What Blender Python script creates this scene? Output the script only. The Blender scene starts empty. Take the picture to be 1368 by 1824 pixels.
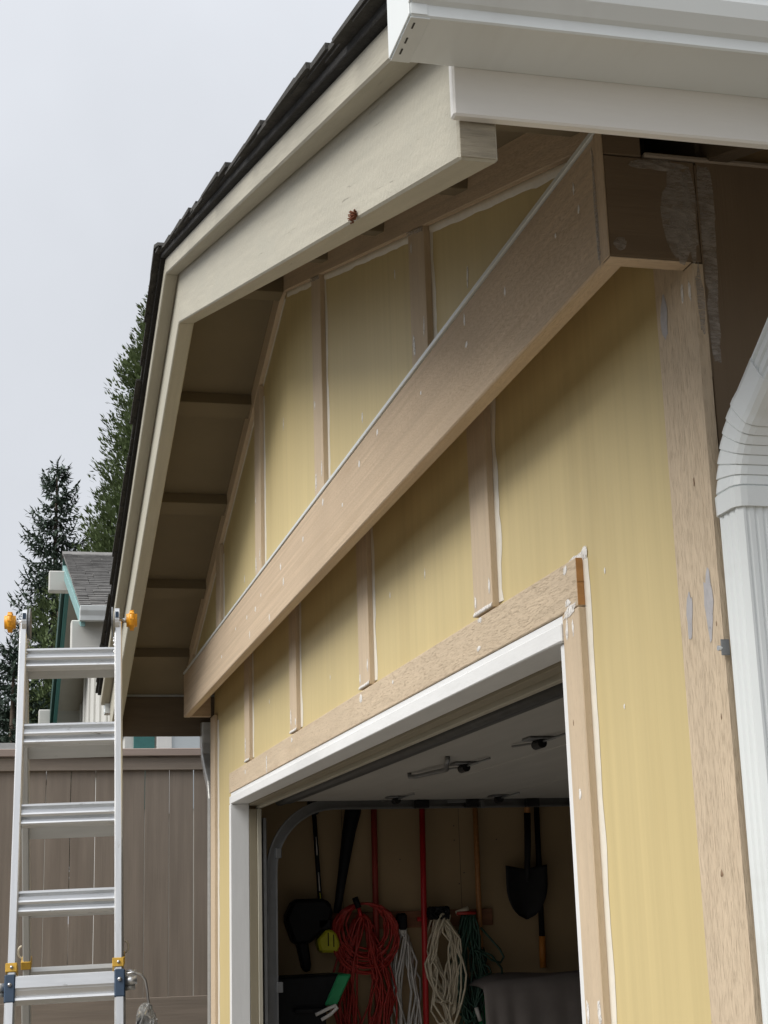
import bpy, bmesh, math, random
from mathutils import Vector, Matrix, noise
random.seed(7)
R = math.radians
scene = bpy.context.scene
COL = scene.collection

# ------------------------------------------------------------------ camera
cam_d = bpy.data.cameras.new('camera')
cam = bpy.data.objects.new('camera', cam_d); COL.objects.link(cam)
cam_d.sensor_fit = 'HORIZONTAL'; cam_d.sensor_width = 36.0
cam_d.lens = 36.0*2752.1/1368.0
cam_d.clip_start = 0.05; cam_d.clip_end = 2000
fw = Vector((-0.94031597, 0.23403909, 0.24704569))
rt = Vector((0.23424887, 0.97174476, -0.02897561))
up = Vector((0.24684678, -0.03062395, 0.96857051))
M = Matrix((rt, up, -fw)).transposed().to_4x4()
M.translation = Vector((2.26538, -1.12164, 1.55))
cam.matrix_world = M
scene.camera = cam

# ------------------------------------------------------------------ sky and light (overcast)
SUN_EL, SUN_AZ = R(46), R(168)       # azimuth measured clockwise from +Y
world = bpy.data.worlds.new('World'); scene.world = world; world.use_nodes = True
nt = world.node_tree; nt.nodes.clear()
def wn(t): return nt.nodes.new(t)
out = wn('ShaderNodeOutputWorld'); bg = wn('ShaderNodeBackground')
sky = wn('ShaderNodeTexSky'); sky.sky_type = 'NISHITA'; sky.sun_disc = False
sky.sun_elevation = SUN_EL; sky.sun_rotation = SUN_AZ; sky.air_density = 1.0; sky.dust_density = 6.0; sky.ozone_density = 1.0
hsv = wn('ShaderNodeHueSaturation'); hsv.inputs['Saturation'].default_value = 0.3; hsv.inputs['Value'].default_value = 0.008
tc = wn('ShaderNodeTexCoord'); sep = wn('ShaderNodeSeparateXYZ')
mr = wn('ShaderNodeMapRange'); mr.inputs['From Min'].default_value = 0.0; mr.inputs['From Max'].default_value = 1.0
mr.inputs['To Min'].default_value = 0.385; mr.inputs['To Max'].default_value = 0.72     # overcast sky: zenith about 2.5x the horizon
nz = wn('ShaderNodeTexNoise'); nz.inputs['Scale'].default_value = 2.2; nz.inputs['Detail'].default_value = 5; nz.inputs['Roughness'].default_value = 0.55
mz = wn('ShaderNodeMapRange'); mz.inputs['From Min'].default_value = 0.3; mz.inputs['From Max'].default_value = 0.7
mz.inputs['To Min'].default_value = 0.93; mz.inputs['To Max'].default_value = 1.08
mul = wn('ShaderNodeMath'); mul.operation = 'MULTIPLY'
tint = wn('ShaderNodeMix'); tint.data_type = 'RGBA'; tint.blend_type = 'MULTIPLY'; tint.inputs['Factor'].default_value = 1.0
tint.inputs['A'].default_value = (0.925, 0.962, 1.03, 1)
add = wn('ShaderNodeMix'); add.data_type = 'RGBA'; add.blend_type = 'ADD'; add.inputs['Factor'].default_value = 1.0
L = nt.links.new
L(tc.outputs['Generated'], sep.inputs[0]); 
L(tc.outputs['Generated'], nz.inputs['Vector']); L(nz.outputs['Fac'], mz.inputs['Value'])
pw = wn('ShaderNodeMath'); pw.operation = 'POWER'; pw.inputs[1].default_value = 2.6; pw.use_clamp = True
L(sep.outputs['Z'], pw.inputs[0]); L(pw.outputs[0], mr.inputs['Value'])
L(mr.outputs[0], mul.inputs[0]); L(mz.outputs[0], mul.inputs[1])
L(mul.outputs[0], tint.inputs['B']); L(sky.outputs[0], hsv.inputs['Color'])
L(tint.outputs['Result'], add.inputs['A']); L(hsv.outputs[0], add.inputs['B'])
L(add.outputs['Result'], bg.inputs['Color']); bg.inputs['Strength'].default_value = 1.0
L(bg.outputs[0], out.inputs[0])
sun_d = bpy.data.lights.new('sun', 'SUN'); sun_d.energy = 1.95; sun_d.angle = R(46); sun_d.color = (1.0, 0.96, 0.90)
sun = bpy.data.objects.new('sun', sun_d); COL.objects.link(sun)
sdir = Vector((math.sin(SUN_AZ)*math.cos(SUN_EL), math.cos(SUN_AZ)*math.cos(SUN_EL), math.sin(SUN_EL)))
sun.rotation_euler = sdir.to_track_quat('Z', 'Y').to_euler()
vs = scene.view_settings
vs.view_transform = 'Standard'; vs.look = 'None'; vs.gamma = 1.0; vs.use_curve_mapping = False; vs.exposure = 0.82
scene.render.resolution_x = 768; scene.render.resolution_y = 1024
try:
    scene.cycles.max_bounces = 8; scene.cycles.diffuse_bounces = 5
except Exception: pass

# ------------------------------------------------------------------ materials
MATS = {}
def mat(name, col, rough=0.6, var=0.08, scale=(6, 6, 6), detail=5, bump=0.0, bscale=None, bdist=0.004,
        fleck=None, fscale=None, fthr=(0.62, 0.7), metal=0.0, stain=None, spec=0.5, gen=False):
    """procedural material; object space, local X runs along the grain"""
    m = bpy.data.materials.new(name); m.use_nodes = True; MATS[name] = m
    t = m.node_tree; n = t.nodes; l = t.links.new
    b = n['Principled BSDF']; b.inputs['Roughness'].default_value = rough; b.inputs['Metallic'].default_value = metal
    b.inputs['Specular IOR Level'].default_value = spec
    tcn = n.new('ShaderNodeTexCoord'); oi = n.new('ShaderNodeObjectInfo')
    off = n.new('ShaderNodeVectorMath'); off.operation = 'MULTIPLY_ADD'
    off.inputs[1].default_value = (37.0, 91.0, 53.0)
    l(oi.outputs['Random'], off.inputs[0]); l(tcn.outputs['Object'], off.inputs[2])
    def nze(sc, det=detail, rg=0.6):
        mp = n.new('ShaderNodeMapping'); mp.inputs['Scale'].default_value = sc
        q = n.new('ShaderNodeTexNoise'); q.inputs['Scale'].default_value = 1.0; q.inputs['Detail'].default_value = det; q.inputs['Roughness'].default_value = rg
        l(off.outputs[0], mp.inputs['Vector']); l(mp.outputs[0], q.inputs['Vector']); return q
    def mix(a, c2, fac):
        x = n.new('ShaderNodeMix'); x.data_type = 'RGBA'
        for sk, v in (('A', a), ('B', c2)):
            if isinstance(v, tuple): x.inputs[sk].default_value = (*v, 1)
            else: l(v, x.inputs[sk])
        if isinstance(fac, float): x.inputs['Factor'].default_value = fac
        else: l(fac, x.inputs['Factor'])
        return x.outputs['Result']
    def rmp(src, lo, hi):
        q = n.new('ShaderNodeMapRange'); q.inputs['From Min'].default_value = lo; q.inputs['From Max'].default_value = hi
        l(src, q.inputs['Value']); return q.outputs[0]
    n1 = nze(scale)
    c = mix(tuple(v*(1-var) for v in col), tuple(min(1, v*(1+var)) for v in col), rmp(n1.outputs['Fac'], 0.3, 0.7))
    n2 = nze((1.3, 1.3, 1.3), 3)
    c = mix(c, tuple(v*(1-1.1*var) for v in col), rmp(n2.outputs['Fac'], 0.5, 0.85))
    height = n1.outputs['Fac']
    if stain:
        ns = nze(stain[1], 4); c = mix(c, stain[0], rmp(ns.outputs['Fac'], stain[2], stain[3]))
    if fleck:
        nf = nze(fscale, 6, 0.7); ff = rmp(nf.outputs['Fac'], *fthr)
        c = mix(c, fleck, ff)
    l(c, b.inputs['Base Color'])
    if bump:
        nb = nze(bscale or scale, 8, 0.65); bp = n.new('ShaderNodeBump'); bp.inputs['Strength'].default_value = bump; bp.inputs['Distance'].default_value = bdist
        h = nb.outputs['Fac']
        if fleck:
            sub = n.new('ShaderNodeMath'); sub.operation = 'SUBTRACT'; l(h, sub.inputs[0]); l(ff, sub.inputs[1]); h = sub.outputs[0]
        l(h, bp.inputs['Height']); l(bp.outputs[0], b.inputs['Normal'])
    return m

mat('yellow_paint', (0.60, 0.49, 0.250), 0.55, 0.05, (0.7, 34, 34), 6, 0.3, (1.5, 90, 90), 0.002, stain=((0.51, 0.405, 0.20), (0.7, 4, 4), 0.56, 0.85), fleck=(0.525, 0.43, 0.215), fscale=(0.9, 170, 170), fthr=(0.60, 0.80), spec=0.3)
mat('tan_board', (0.585, 0.472, 0.34), 0.75, 0.07, (3, 60, 60), 6, 0.4, (40, 360, 360), 0.002, fleck=(0.47, 0.365, 0.25), fscale=(45, 460, 460), fthr=(0.54, 0.76), stain=((0.52, 0.405, 0.28), (2, 18, 18), 0.56, 0.8), spec=0.2)
mat('tan_rough', (0.625, 0.51, 0.372), 0.8, 0.08, (5, 90, 90), 6, 0.6, (45, 420, 420), 0.003, fleck=(0.43, 0.33, 0.225), fscale=(38, 460, 460), fthr=(0.53, 0.74), stain=((0.56, 0.44, 0.31), (2, 14, 14), 0.55, 0.8), spec=0.2)
mat('tan_edge', (0.46, 0.33, 0.20), 0.75, 0.07, (5, 30, 30), 5, 0.3, (20, 80, 80), 0.003, spec=0.2)
mat('beam_tan', (0.58, 0.455, 0.325), 0.75, 0.13, (0.9, 90, 90), 6, 0.55, (90, 460, 460), 0.002, fleck=(0.45, 0.345, 0.235), fscale=(60, 460, 460), fthr=(0.50, 0.72), stain=((0.49, 0.37, 0.25), (1.2, 20, 20), 0.54, 0.8), spec=0.2)
mat('raw_end', (0.42, 0.21, 0.07), 0.7, 0.12, (40, 8, 40), 4, 0.2, None, 0.002)
mat('cream_rough', (0.445, 0.422, 0.345), 0.6, 0.07, (3, 60, 60), 6, 0.6, (75, 55, 55), 0.004, fleck=(0.26, 0.235, 0.185), fscale=(5, 120, 120), fthr=(0.66, 0.75), stain=((0.42, 0.405, 0.335), (3, 8, 8), 0.5, 0.75), spec=0.35)
mat('cream_trim', (0.43, 0.405, 0.33), 0.6, 0.08, (4, 40, 40), 5, 0.5, (10, 80, 80), 0.004, fleck=(0.30, 0.265, 0.205), fscale=(5, 60, 60), fthr=(0.66, 0.78), spec=0.35)
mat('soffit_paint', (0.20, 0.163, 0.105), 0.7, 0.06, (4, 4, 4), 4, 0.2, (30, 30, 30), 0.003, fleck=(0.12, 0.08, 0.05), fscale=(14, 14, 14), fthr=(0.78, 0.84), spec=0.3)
mat('end_grain', (0.30, 0.265, 0.20), 0.8, 0.35, (3, 9, 70), 5, 0.9, (4, 14, 110), 0.006)
mat('dark_timber', (0.115, 0.085, 0.055), 0.75, 0.15, (3, 25, 25), 5, 0.4, (10, 60, 60), 0.004)
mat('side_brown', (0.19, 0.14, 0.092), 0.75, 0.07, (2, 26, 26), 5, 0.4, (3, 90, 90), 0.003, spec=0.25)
mat('white_alu', (0.71, 0.745, 0.745), 0.34, 0.025, (3, 3, 3), 3, 0.03, (9, 9, 9), 0.004, fleck=(0.5, 0.5, 0.48), fscale=(16, 26, 26), fthr=(0.76, 0.83), stain=((0.61, 0.63, 0.62), (1.2, 7, 7), 0.55, 0.85), spec=0.5)
mat('white_wood', (0.80, 0.79, 0.76), 0.5, 0.03, (2, 24, 24), 5, 0.3, (3, 50, 50), 0.003, fleck=(0.55, 0.50, 0.44), fscale=(7, 50, 50), fthr=(0.72, 0.80))
mat('white_jamb', (0.78, 0.79, 0.79), 0.5, 0.04, (4, 22, 22), 5, 0.3, (8, 50, 50), 0.003, fleck=(0.5, 0.48, 0.44), fscale=(10, 45, 45), fthr=(0.76, 0.84))
mat('caulk', (0.76, 0.72, 0.63), 0.45, 0.05, (30, 30, 30), 3, 0.3, (60, 60, 60), 0.002)
mat('filler', (0.78, 0.76, 0.73), 0.7, 0.08, (60, 60, 60), 4, 0.4, (90, 90, 90), 0.002)
mat('grey_primer', (0.42, 0.41, 0.42), 0.7, 0.12, (50, 50, 50), 5, 0.3, (90, 90, 90), 0.001)
mat('shade_primer', (0.40, 0.36, 0.32), 0.7, 0.15, (30, 30, 30), 5, 0.2, (90, 90, 90), 0.001)
mat('brown_stop', (0.27, 0.235, 0.165), 0.6, 0.06, (3, 20, 20), 4, 0.2, None, 0.002)
mat('shingle_dark', (0.055, 0.053, 0.048), 0.95, 0.35, (40, 40, 40), 4, 0.8, (150, 150, 150), 0.006, fleck=(0.10, 0.105, 0.095), fscale=(200, 200, 200), fthr=(0.58, 0.66))
mat('shingle_grey', (0.20, 0.195, 0.188), 0.95, 0.38, (5, 5, 5), 4, 0.6, (120, 120, 120), 0.006)
mat('tar_edge', (0.018, 0.017, 0.016), 0.9, 0.4, (20, 60, 60), 5, 0.8, (30, 80, 80), 0.01, fleck=(0.11, 0.10, 0.08), fscale=(14, 60, 60), fthr=(0.62, 0.72))
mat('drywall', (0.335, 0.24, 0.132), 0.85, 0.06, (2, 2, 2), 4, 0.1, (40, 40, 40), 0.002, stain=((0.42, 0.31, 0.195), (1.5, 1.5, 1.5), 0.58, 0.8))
mat('slab', (0.28, 0.27, 0.255), 0.85, 0.12, (3, 3, 3), 6, 0.2, (40, 40, 40), 0.003)
mat('plate_edge', (0.30, 0.25, 0.20), 0.7, 0.1, (5, 40, 40), 4)
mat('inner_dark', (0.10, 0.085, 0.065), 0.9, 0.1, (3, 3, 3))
mat('concrete', (0.19, 0.165, 0.13), 0.9, 0.1, (3, 3, 3), 6, 0.3, (40, 40, 40), 0.004, stain=((0.13, 0.11, 0.085), (0.5, 0.5, 0.5), 0.55, 0.75))
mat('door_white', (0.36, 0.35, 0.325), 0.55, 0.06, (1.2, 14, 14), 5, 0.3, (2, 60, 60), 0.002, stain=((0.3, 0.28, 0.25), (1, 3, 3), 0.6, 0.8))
mat('galv', (0.20, 0.205, 0.21), 0.42, 0.12, (12, 12, 12), 4, 0.1, (40, 40, 40), 0.002, metal=0.7)
mat('rubber', (0.045, 0.044, 0.042), 0.6, 0.2, (20, 20, 20), 4, 0.2, None, 0.003)
mat('black_plastic', (0.010, 0.0105, 0.012), 0.5, 0.2, (15, 15, 15), 3, spec=0.15)
mat('black_steel', (0.014, 0.014, 0.015), 0.55, 0.3, (12, 12, 12), 4, spec=0.2)
mat('red_paint', (0.42, 0.012, 0.016), 0.4, 0.1, (9, 9, 9), 3)
mat('red_faded', (0.30, 0.035, 0.025), 0.6, 0.15, (9, 9, 9), 3)
mat('red_cord', (0.34, 0.022, 0.014), 0.45, 0.15, (30, 30, 30), 2)
mat('white_cord', (0.55, 0.53, 0.50), 0.5, 0.1, (30, 30, 30), 2)
mat('cream_cord', (0.60, 0.53, 0.40), 0.5, 0.12, (30, 30, 30), 2)
mat('green_cord', (0.015, 0.055, 0.035), 0.5, 0.2, (30, 30, 30), 2)
mat('wood_handle', (0.36, 0.16, 0.05), 0.5, 0.2, (2, 60, 60), 4)
mat('orange_grip', (0.55, 0.20, 0.03), 0.5, 0.1, (20, 20, 20), 3)
mat('lime_plastic', (0.50, 0.48, 0.02), 0.45, 0.1, (20, 20, 20), 3)
mat('green_plastic', (0.02, 0.26, 0.10), 0.45, 0.1, (8, 8, 8), 3)
mat('rack_wood', (0.20, 0.085, 0.04), 0.7, 0.25, (3, 50, 50), 5)
mat('grey_cloth', (0.17, 0.15, 0.14), 0.9, 0.12, (6, 6, 6), 5, 0.3, (200, 200, 200), 0.002)
mat('alu', (0.70, 0.71, 0.715), 0.32, 0.09, (3, 30, 30), 5, 0.25, (8, 90, 90), 0.002, metal=0.8, fleck=(0.25, 0.25, 0.24), fscale=(14, 60, 60), fthr=(0.62, 0.74))
mat('alu_dull', (0.50, 0.50, 0.48), 0.42, 0.1, (3, 30, 30), 5, 0.25, (8, 90, 90), 0.002, metal=0.5, fleck=(0.26, 0.25, 0.23), fscale=(10, 45, 45), fthr=(0.66, 0.78))
mat('yellow_plastic', (0.80, 0.36, 0.02), 0.4, 0.05, (20, 20, 20), 3)
mat('brass_yellow', (0.60, 0.36, 0.05), 0.45, 0.15, (40, 40, 40), 3, metal=0.3)
mat('navy_steel', (0.028, 0.055, 0.10), 0.45, 0.1, (20, 20, 20), 3)
mat('steel', (0.55, 0.55, 0.55), 0.3, 0.1, (20, 20, 20), 3, metal=0.9)
mat('fence_brown', (0.235, 0.196, 0.16), 0.7, 0.14, (1.2, 18, 18), 6, 0.5, (2, 60, 60), 0.004, stain=((0.19, 0.155, 0.125), (0.8, 6, 6), 0.55, 0.8), spec=0.3)
mat('fence_cap', (0.31, 0.245, 0.21), 0.7, 0.08, (1.2, 18, 18), 5, 0.4, (2, 60, 60), 0.004)
mat('house_white', (0.60, 0.60, 0.57), 0.7, 0.04, (2, 30, 30), 4, 0.3, (2, 40, 40), 0.004)
mat('house_cream', (0.52, 0.49, 0.43), 0.7, 0.05, (2, 8, 8), 4)
mat('teal_trim', (0.045, 0.17, 0.16), 0.6, 0.1, (3, 20, 20), 4)
mat('dark_green_trim', (0.012, 0.055, 0.045), 0.6, 0.15, (3, 20, 20), 4)
mat('pale_teal', (0.20, 0.36, 0.36), 0.6, 0.1, (3, 20, 20), 4)
mat('glass', (0.55, 0.60, 0.62), 0.08, 0.05, (1, 1, 1), 3, spec=0.8)
mat('bark', (0.10, 0.075, 0.055), 0.9, 0.3, (6, 20, 20), 6, 0.8, (6, 30, 30), 0.02)
mat('spruce_leaf', (0.08, 0.112, 0.086), 0.7, 0.4, (1.1, 1.1, 1.1), 4, spec=0.25)
mat('cypress_leaf', (0.13, 0.175, 0.075), 0.7, 0.4, (1.3, 1.3, 1.3), 4, spec=0.25)
mat('dark_leaf', (0.045, 0.068, 0.05), 0.7, 0.4, (1.3, 1.3, 1.3), 4, spec=0.25)
mat('gold_leaf', (0.16, 0.14, 0.025), 0.7, 0.45, (3, 3, 3), 4, spec=0.25)
mat('soil', (0.08, 0.065, 0.045), 0.95, 0.3, (3, 3, 3), 5, 0.5, (20, 20, 20), 0.02)
mat('rust_wood', (0.16, 0.055, 0.025), 0.9, 0.4, (90, 90, 90), 4)
def feather(name, scale, lo, hi):
    m = MATS[name]; t = m.node_tree; n = t.nodes; l = t.links.new
    tcn = n.new('ShaderNodeTexCoord'); mp = n.new('ShaderNodeMapping'); mp.inputs['Scale'].default_value = scale
    q = n.new('ShaderNodeTexNoise'); q.inputs['Scale'].default_value = 1.0; q.inputs['Detail'].default_value = 6; q.inputs['Roughness'].default_value = 0.65
    r = n.new('ShaderNodeMapRange'); r.inputs['From Min'].default_value = lo; r.inputs['From Max'].default_value = hi
    l(tcn.outputs['Object'], mp.inputs['Vector']); l(mp.outputs[0], q.inputs['Vector']); l(q.outputs['Fac'], r.inputs['Value']); l(r.outputs[0], n['Principled BSDF'].inputs['Alpha'])
feather('shade_primer', (40, 34, 150), 0.24, 0.74); feather('filler', (260, 260, 90), 0.30, 0.52); feather('grey_primer', (120, 120, 60), 0.24, 0.40)
def clear_mat():
    m = bpy.data.materials.new('clear_plastic'); m.use_nodes = True; MATS['clear_plastic'] = m
    b = m.node_tree.nodes['Principled BSDF']
    b.inputs['Base Color'].default_value = (0.62, 0.62, 0.6, 1); b.inputs['Roughness'].default_value = 0.12
    b.inputs['Transmission Weight'].default_value = 0.75; b.inputs['IOR'].default_value = 1.25
clear_mat()

# ------------------------------------------------------------------ helpers
WM = {}     # world matrices by object
def put(o, parent=None, m=None):
    COL.objects.link(o)
    m = m or Matrix.Identity(4)
    if parent is not None:
        o.parent = parent; o.matrix_parent_inverse = WM[parent.name].inverted()
    o.matrix_basis = m; WM[o.name] = m
    return o
def tag(o, label=None, cat=None, group=None, kind=None):
    if label: o['label'] = label
    if cat: o['category'] = cat
    if group: o['group'] = group
    if kind: o['kind'] = kind
    return o
def thing(name, label, cat, loc=(0, 0, 0), group=None):
    o = bpy.data.objects.new(name, None); o.empty_display_size = 0.2
    put(o, None, Matrix.Translation(loc)); return tag(o, label, cat, group)
def frm(me, name, parent, m, material, smooth=False):
    o = bpy.data.objects.new(name, me)
    if material and not me.materials: me.materials.append(MATS[material])
    if smooth:
        for p in me.polygons: p.use_smooth = True
    return put(o, parent, m)
def bm_mesh(bm, name):
    bmesh.ops.recalc_face_normals(bm, faces=bm.faces)
    me = bpy.data.meshes.new(name); bm.to_mesh(me); bm.free(); return me
def raw(name, verts, faces, material, parent=None, m=None, smooth=False):
    me = bpy.data.meshes.new(name); me.from_pydata(verts, [], faces); me.update()
    return frm(me, name, parent, m, material, smooth)
def box_bm(bm, sx, sy, sz, c=(0, 0, 0)):
    r = bmesh.ops.create_cube(bm, size=1.0)
    for v in r['verts']: v.co = Vector((v.co.x*sx+c[0], v.co.y*sy+c[1], v.co.z*sz+c[2]))
    return r['verts']
def bevel_bm(bm, w):
    if w: bmesh.ops.bevel(bm, geom=bm.edges[:], offset=w, segments=1, affect='EDGES', profile=0.5)
def box(name, parent, material, x, y, z, bev=0.002, grain='x'):
    """axis-aligned box; local X is turned along `grain`"""
    c = Vector(((x[0]+x[1])/2, (y[0]+y[1])/2, (z[0]+z[1])/2)); s = (x[1]-x[0], y[1]-y[0], z[1]-z[0])
    bm = bmesh.new()
    if grain == 'x': rot = Matrix.Identity(4); d = s
    elif grain == 'z': rot = Matrix.Rotation(-math.pi/2, 4, 'Y'); d = (s[2], s[1], s[0])
    else: rot = Matrix.Rotation(math.pi/2, 4, 'Z'); d = (s[1], s[0], s[2])
    box_bm(bm, *d); bevel_bm(bm, min(bev, min(d)*0.3) if bev else 0)
    return frm(bm_mesh(bm, name), name, parent, Matrix.Translation(c) @ rot, material)
def prism(name, parent, material, pts, axis, a, b, bev=0.0, m=None, smooth=False):
    """extrude a polygon; axis 'y': pts are (x,z); axis 'x': pts are (y,z); axis 'z': pts are (x,y)"""
    f = {'y': lambda p, t: (p[0], t, p[1]), 'x': lambda p, t: (t, p[0], p[1]), 'z': lambda p, t: (p[0], p[1], t)}[axis]
    c = Vector(f((sum(p[0] for p in pts)/len(pts), sum(p[1] for p in pts)/len(pts)), (a+b)/2))
    n = len(pts); v = [Vector(f(p, t))-c for t in (a, b) for p in pts]
    fc = [tuple(range(n)), tuple(range(2*n-1, n-1, -1))] + [(i, (i+1) % n, n+(i+1) % n, n+i) for i in range(n)]
    bm = bmesh.new(); vv = [bm.verts.new(q) for q in v]
    for q in fc: bm.faces.new([vv[i] for i in q])
    bmesh.ops.recalc_face_normals(bm, faces=bm.faces); bevel_bm(bm, bev)
    return frm(bm_mesh(bm, name), name, parent, Matrix.Translation(c), material, smooth)
def slope_board(name, parent, material, x0, z0, x1, z1, y, h, bev=0.003, plumb=True):
    """board along a roof slope in the XZ plane, plumb-cut ends; local X runs along it. z0/z1 = lower edge"""
    c = Vector(((x0+x1)/2, (y[0]+y[1])/2, (z0+z1)/2+h/2)); ang = math.atan2(z1-z0, x1-x0)
    rot = Matrix.Rotation(-ang, 4, 'Y')
    pts = [(x0, z0), (x1, z1), (x1, z1+h), (x0, z0+h)]
    inv = rot.inverted(); bm = bmesh.new(); vs_ = []
    for t in y:
        for p in pts: vs_.append(bm.verts.new(inv @ (Vector((p[0], t, p[1]))-c)))
    for q in ((0, 1, 2, 3), (7, 6, 5, 4), (0, 4, 5, 1), (1, 5, 6, 2), (2, 6, 7, 3), (3, 7, 4, 0)): bm.faces.new([vs_[i] for i in q])
    bmesh.ops.recalc_face_normals(bm, faces=bm.faces); bevel_bm(bm, bev)
    return frm(bm_mesh(bm, name), name, parent, Matrix.Translation(c) @ rot, material)
def tube_data(pts, rad, seg=6, cap=True, vo=0):
    pts = [Vector(p) for p in pts]; n = len(pts); V = []; F = []
    rads = rad if isinstance(rad, (list, tuple)) else [rad]*n
    t0 = (pts[1]-pts[0]).normalized(); a = Vector((0, 0, 1)) if abs(t0.z) < 0.9 else Vector((1, 0, 0))
    nx = t0.cross(a).normalized()
    for i in range(n):
        t = (pts[min(i+1, n-1)]-pts[max(i-1, 0)])
        t = t.normalized() if t.length > 1e-9 else t0
        nx = (nx-t*nx.dot(t)); nx = nx.normalized() if nx.length > 1e-6 else t.orthogonal().normalized()
        ny = t.cross(nx)
        for k in range(seg):
            an = 2*math.pi*k/seg; V.append(pts[i]+(nx*math.cos(an)+ny*math.sin(an))*rads[i])
    for i in range(n-1):
        for k in range(seg):
            k2 = (k+1) % seg; F.append((vo+i*seg+k, vo+i*seg+k2, vo+(i+1)*seg+k2, vo+(i+1)*seg+k))
    if cap: F.append(tuple(vo+k for k in reversed(range(seg)))); F.append(tuple(vo+(n-1)*seg+k for k in range(seg)))
    return V, F
def tube(name, parent, material, pts, rad, seg=8, smooth=True):
    c = Vector(pts[0]); V, F = tube_data([Vector(p)-c for p in pts], rad, seg)
    return raw(name, V, F, material, parent, Matrix.Translation(c), smooth)
def tubes(name, parent, material, paths, rad, seg=5):
    V = []; F = []
    c = Vector(paths[0][0])
    for p in paths:
        v, f = tube_data([Vector(q)-c for q in p], rad, seg, True, len(V)); V += v; F += f
    return raw(name, V, F, material, parent, Matrix.Translation(c), True)
def disc(name, parent, material, c, axis, rad, depth, seg=20, bev=0.0):
    bm = bmesh.new(); bmesh.ops.create_cone(bm, cap_ends=True, segments=seg, radius1=rad, radius2=rad, depth=depth)
    if bev: bmesh.ops.bevel(bm, geom=[e for e in bm.edges if len(e.link_faces) == 2 and abs(e.link_faces[0].normal.dot(e.link_faces[1].normal)) < 0.3], offset=bev, segments=2, affect='EDGES')
    rot = {'x': Matrix.Rotation(math.pi/2, 4, 'Y'), 'y': Matrix.Rotation(math.pi/2, 4, 'X'), 'z': Matrix.Identity(4)}[axis]
    return frm(bm_mesh(bm, name), name, parent, Matrix.Translation(c) @ rot, material)
def bead(parent, p0, p1, w, side, normal, material='caulk', name='caulk_bead', rough=0.35, th=0.0025):
    """irregular bead of caulk from p0 to p1; `side` is the direction its width grows in"""
    p0, p1, side, normal = Vector(p0), Vector(p1), Vector(side), Vector(normal)
    n = max(6, int((p1-p0).length/0.03)); s = random.uniform(0, 99); V = []; F = []
    for i in range(n+1):
        t = i/n; q = p0.lerp(p1, t)-p0
        k = 1+rough*(noise.noise(Vector((s, t*(p1-p0).length*9, 0)))*1.3+noise.noise(Vector((s, t*(p1-p0).length*40, 3)))*0.6)
        ww = max(0.15*w, w*k)
        V += [q-side*0.001, q+normal*th*1.2+side*0.0005, q+side*ww*0.5+normal*th, q+side*ww+normal*0.0002]
        if i < n:
            for j in range(3): F.append((4*i+j, 4*i+j+1, 4*i+j+5, 4*i+j+4))
    return raw(name, V, F, material, parent, Matrix.Translation(p0), True)
def dab(parent, c, u, v, w, h, material='filler', name='filler_dab', th=0.0012, tilt=0.0):
    """irregular smear of filler lying on a face; u, v span the face"""
    u, v = Vector(u), Vector(v); nrm = u.cross(v)
    s = random.uniform(0, 99); n = 18; V = [nrm*th]; F = []
    cu, cv = u*math.cos(tilt)+v*math.sin(tilt), v*math.cos(tilt)-u*math.sin(tilt)
    for ring, k in ((0.6, 0.9), (1.0, 0.1)):
        for i in range(n):
            a = 2*math.pi*i/n; r = 1+0.45*noise.noise(Vector((s, 1.6*math.cos(a), 1.6*math.sin(a))))+0.25*noise.noise(Vector((s+5, 5*math.cos(a), 5*math.sin(a))))
            V.append(cu*(math.cos(a)*w/2*r*ring)+cv*(math.sin(a)*h/2*r*ring)+nrm*th*k)
    for i in range(n):
        j = (i+1) % n; F.append((0, 1+i, 1+j)); F.append((1+i, 1+n+i, 1+n+j, 1+j))
    return raw(name, V, F, material, parent, Matrix.Translation(c), True)

# ------------------------------------------------------------------ ground
W = 6.427; XM = -W/2; EV = 0.391; SL = 0.3186
raw('ground', [(-300, -300, 0), (300, -300, 0), (300, 300, 0), (-300, 300, 0)], [(0, 1, 2, 3)], 'concrete')
tag(bpy.data.objects['ground'], kind='structure')
yb = box('yard', None, 'soil', (-120, -8.06), (-60, 60), (0.02, 0.70), 0); tag(yb, kind='structure')
rw = box('retaining_wall', None, 'concrete', (-8.05, -7.86), (-8, 6), (-0.1, 0.72), 0.01, 'y')
tag(rw, 'low grey concrete retaining wall under the brown fence', 'wall')

# ------------------------------------------------------------------ garage
G = thing('garage', 'yellow gabled garage with tan stripped trim and open overhead door', 'garage', (XM, 3, 0))
UP = -0.117                              # face of the bumped-out upper siding
def zrake(x): return 3.701-SL*abs(x-XM)
# -- structural core (hidden framing) and interior shell
core = box('wall_core', G, 'inner_dark', (-6.40, -5.66), (0.037, 0.10), (0, 2.88), 0)
box('wall_core', G, 'inner_dark', (-0.70, -0.025), (0.037, 0.10), (0, 2.88), 0)
box('wall_core', G, 'inner_dark', (-5.66, -0.70), (0.037, 0.10), (2.16, 2.88), 0)
prism('gable_core', G, 'inner_dark', [(-6.40, 2.90), (-0.03, 2.90), (-0.03, 2.90), (XM, 3.90)], 'y', -0.095, -0.05)
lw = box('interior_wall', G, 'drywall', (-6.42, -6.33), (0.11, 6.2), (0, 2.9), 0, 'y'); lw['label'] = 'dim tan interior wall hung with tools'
for yy in (0.72, 1.40, 2.62):                       # drywall joints: shallow raised tape lines
    box('drywall_seam', lw, 'inner_dark', (-6.331, -6.3288), (yy-0.0012, yy+0.0012), (0.0, 2.7), 0)
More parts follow.
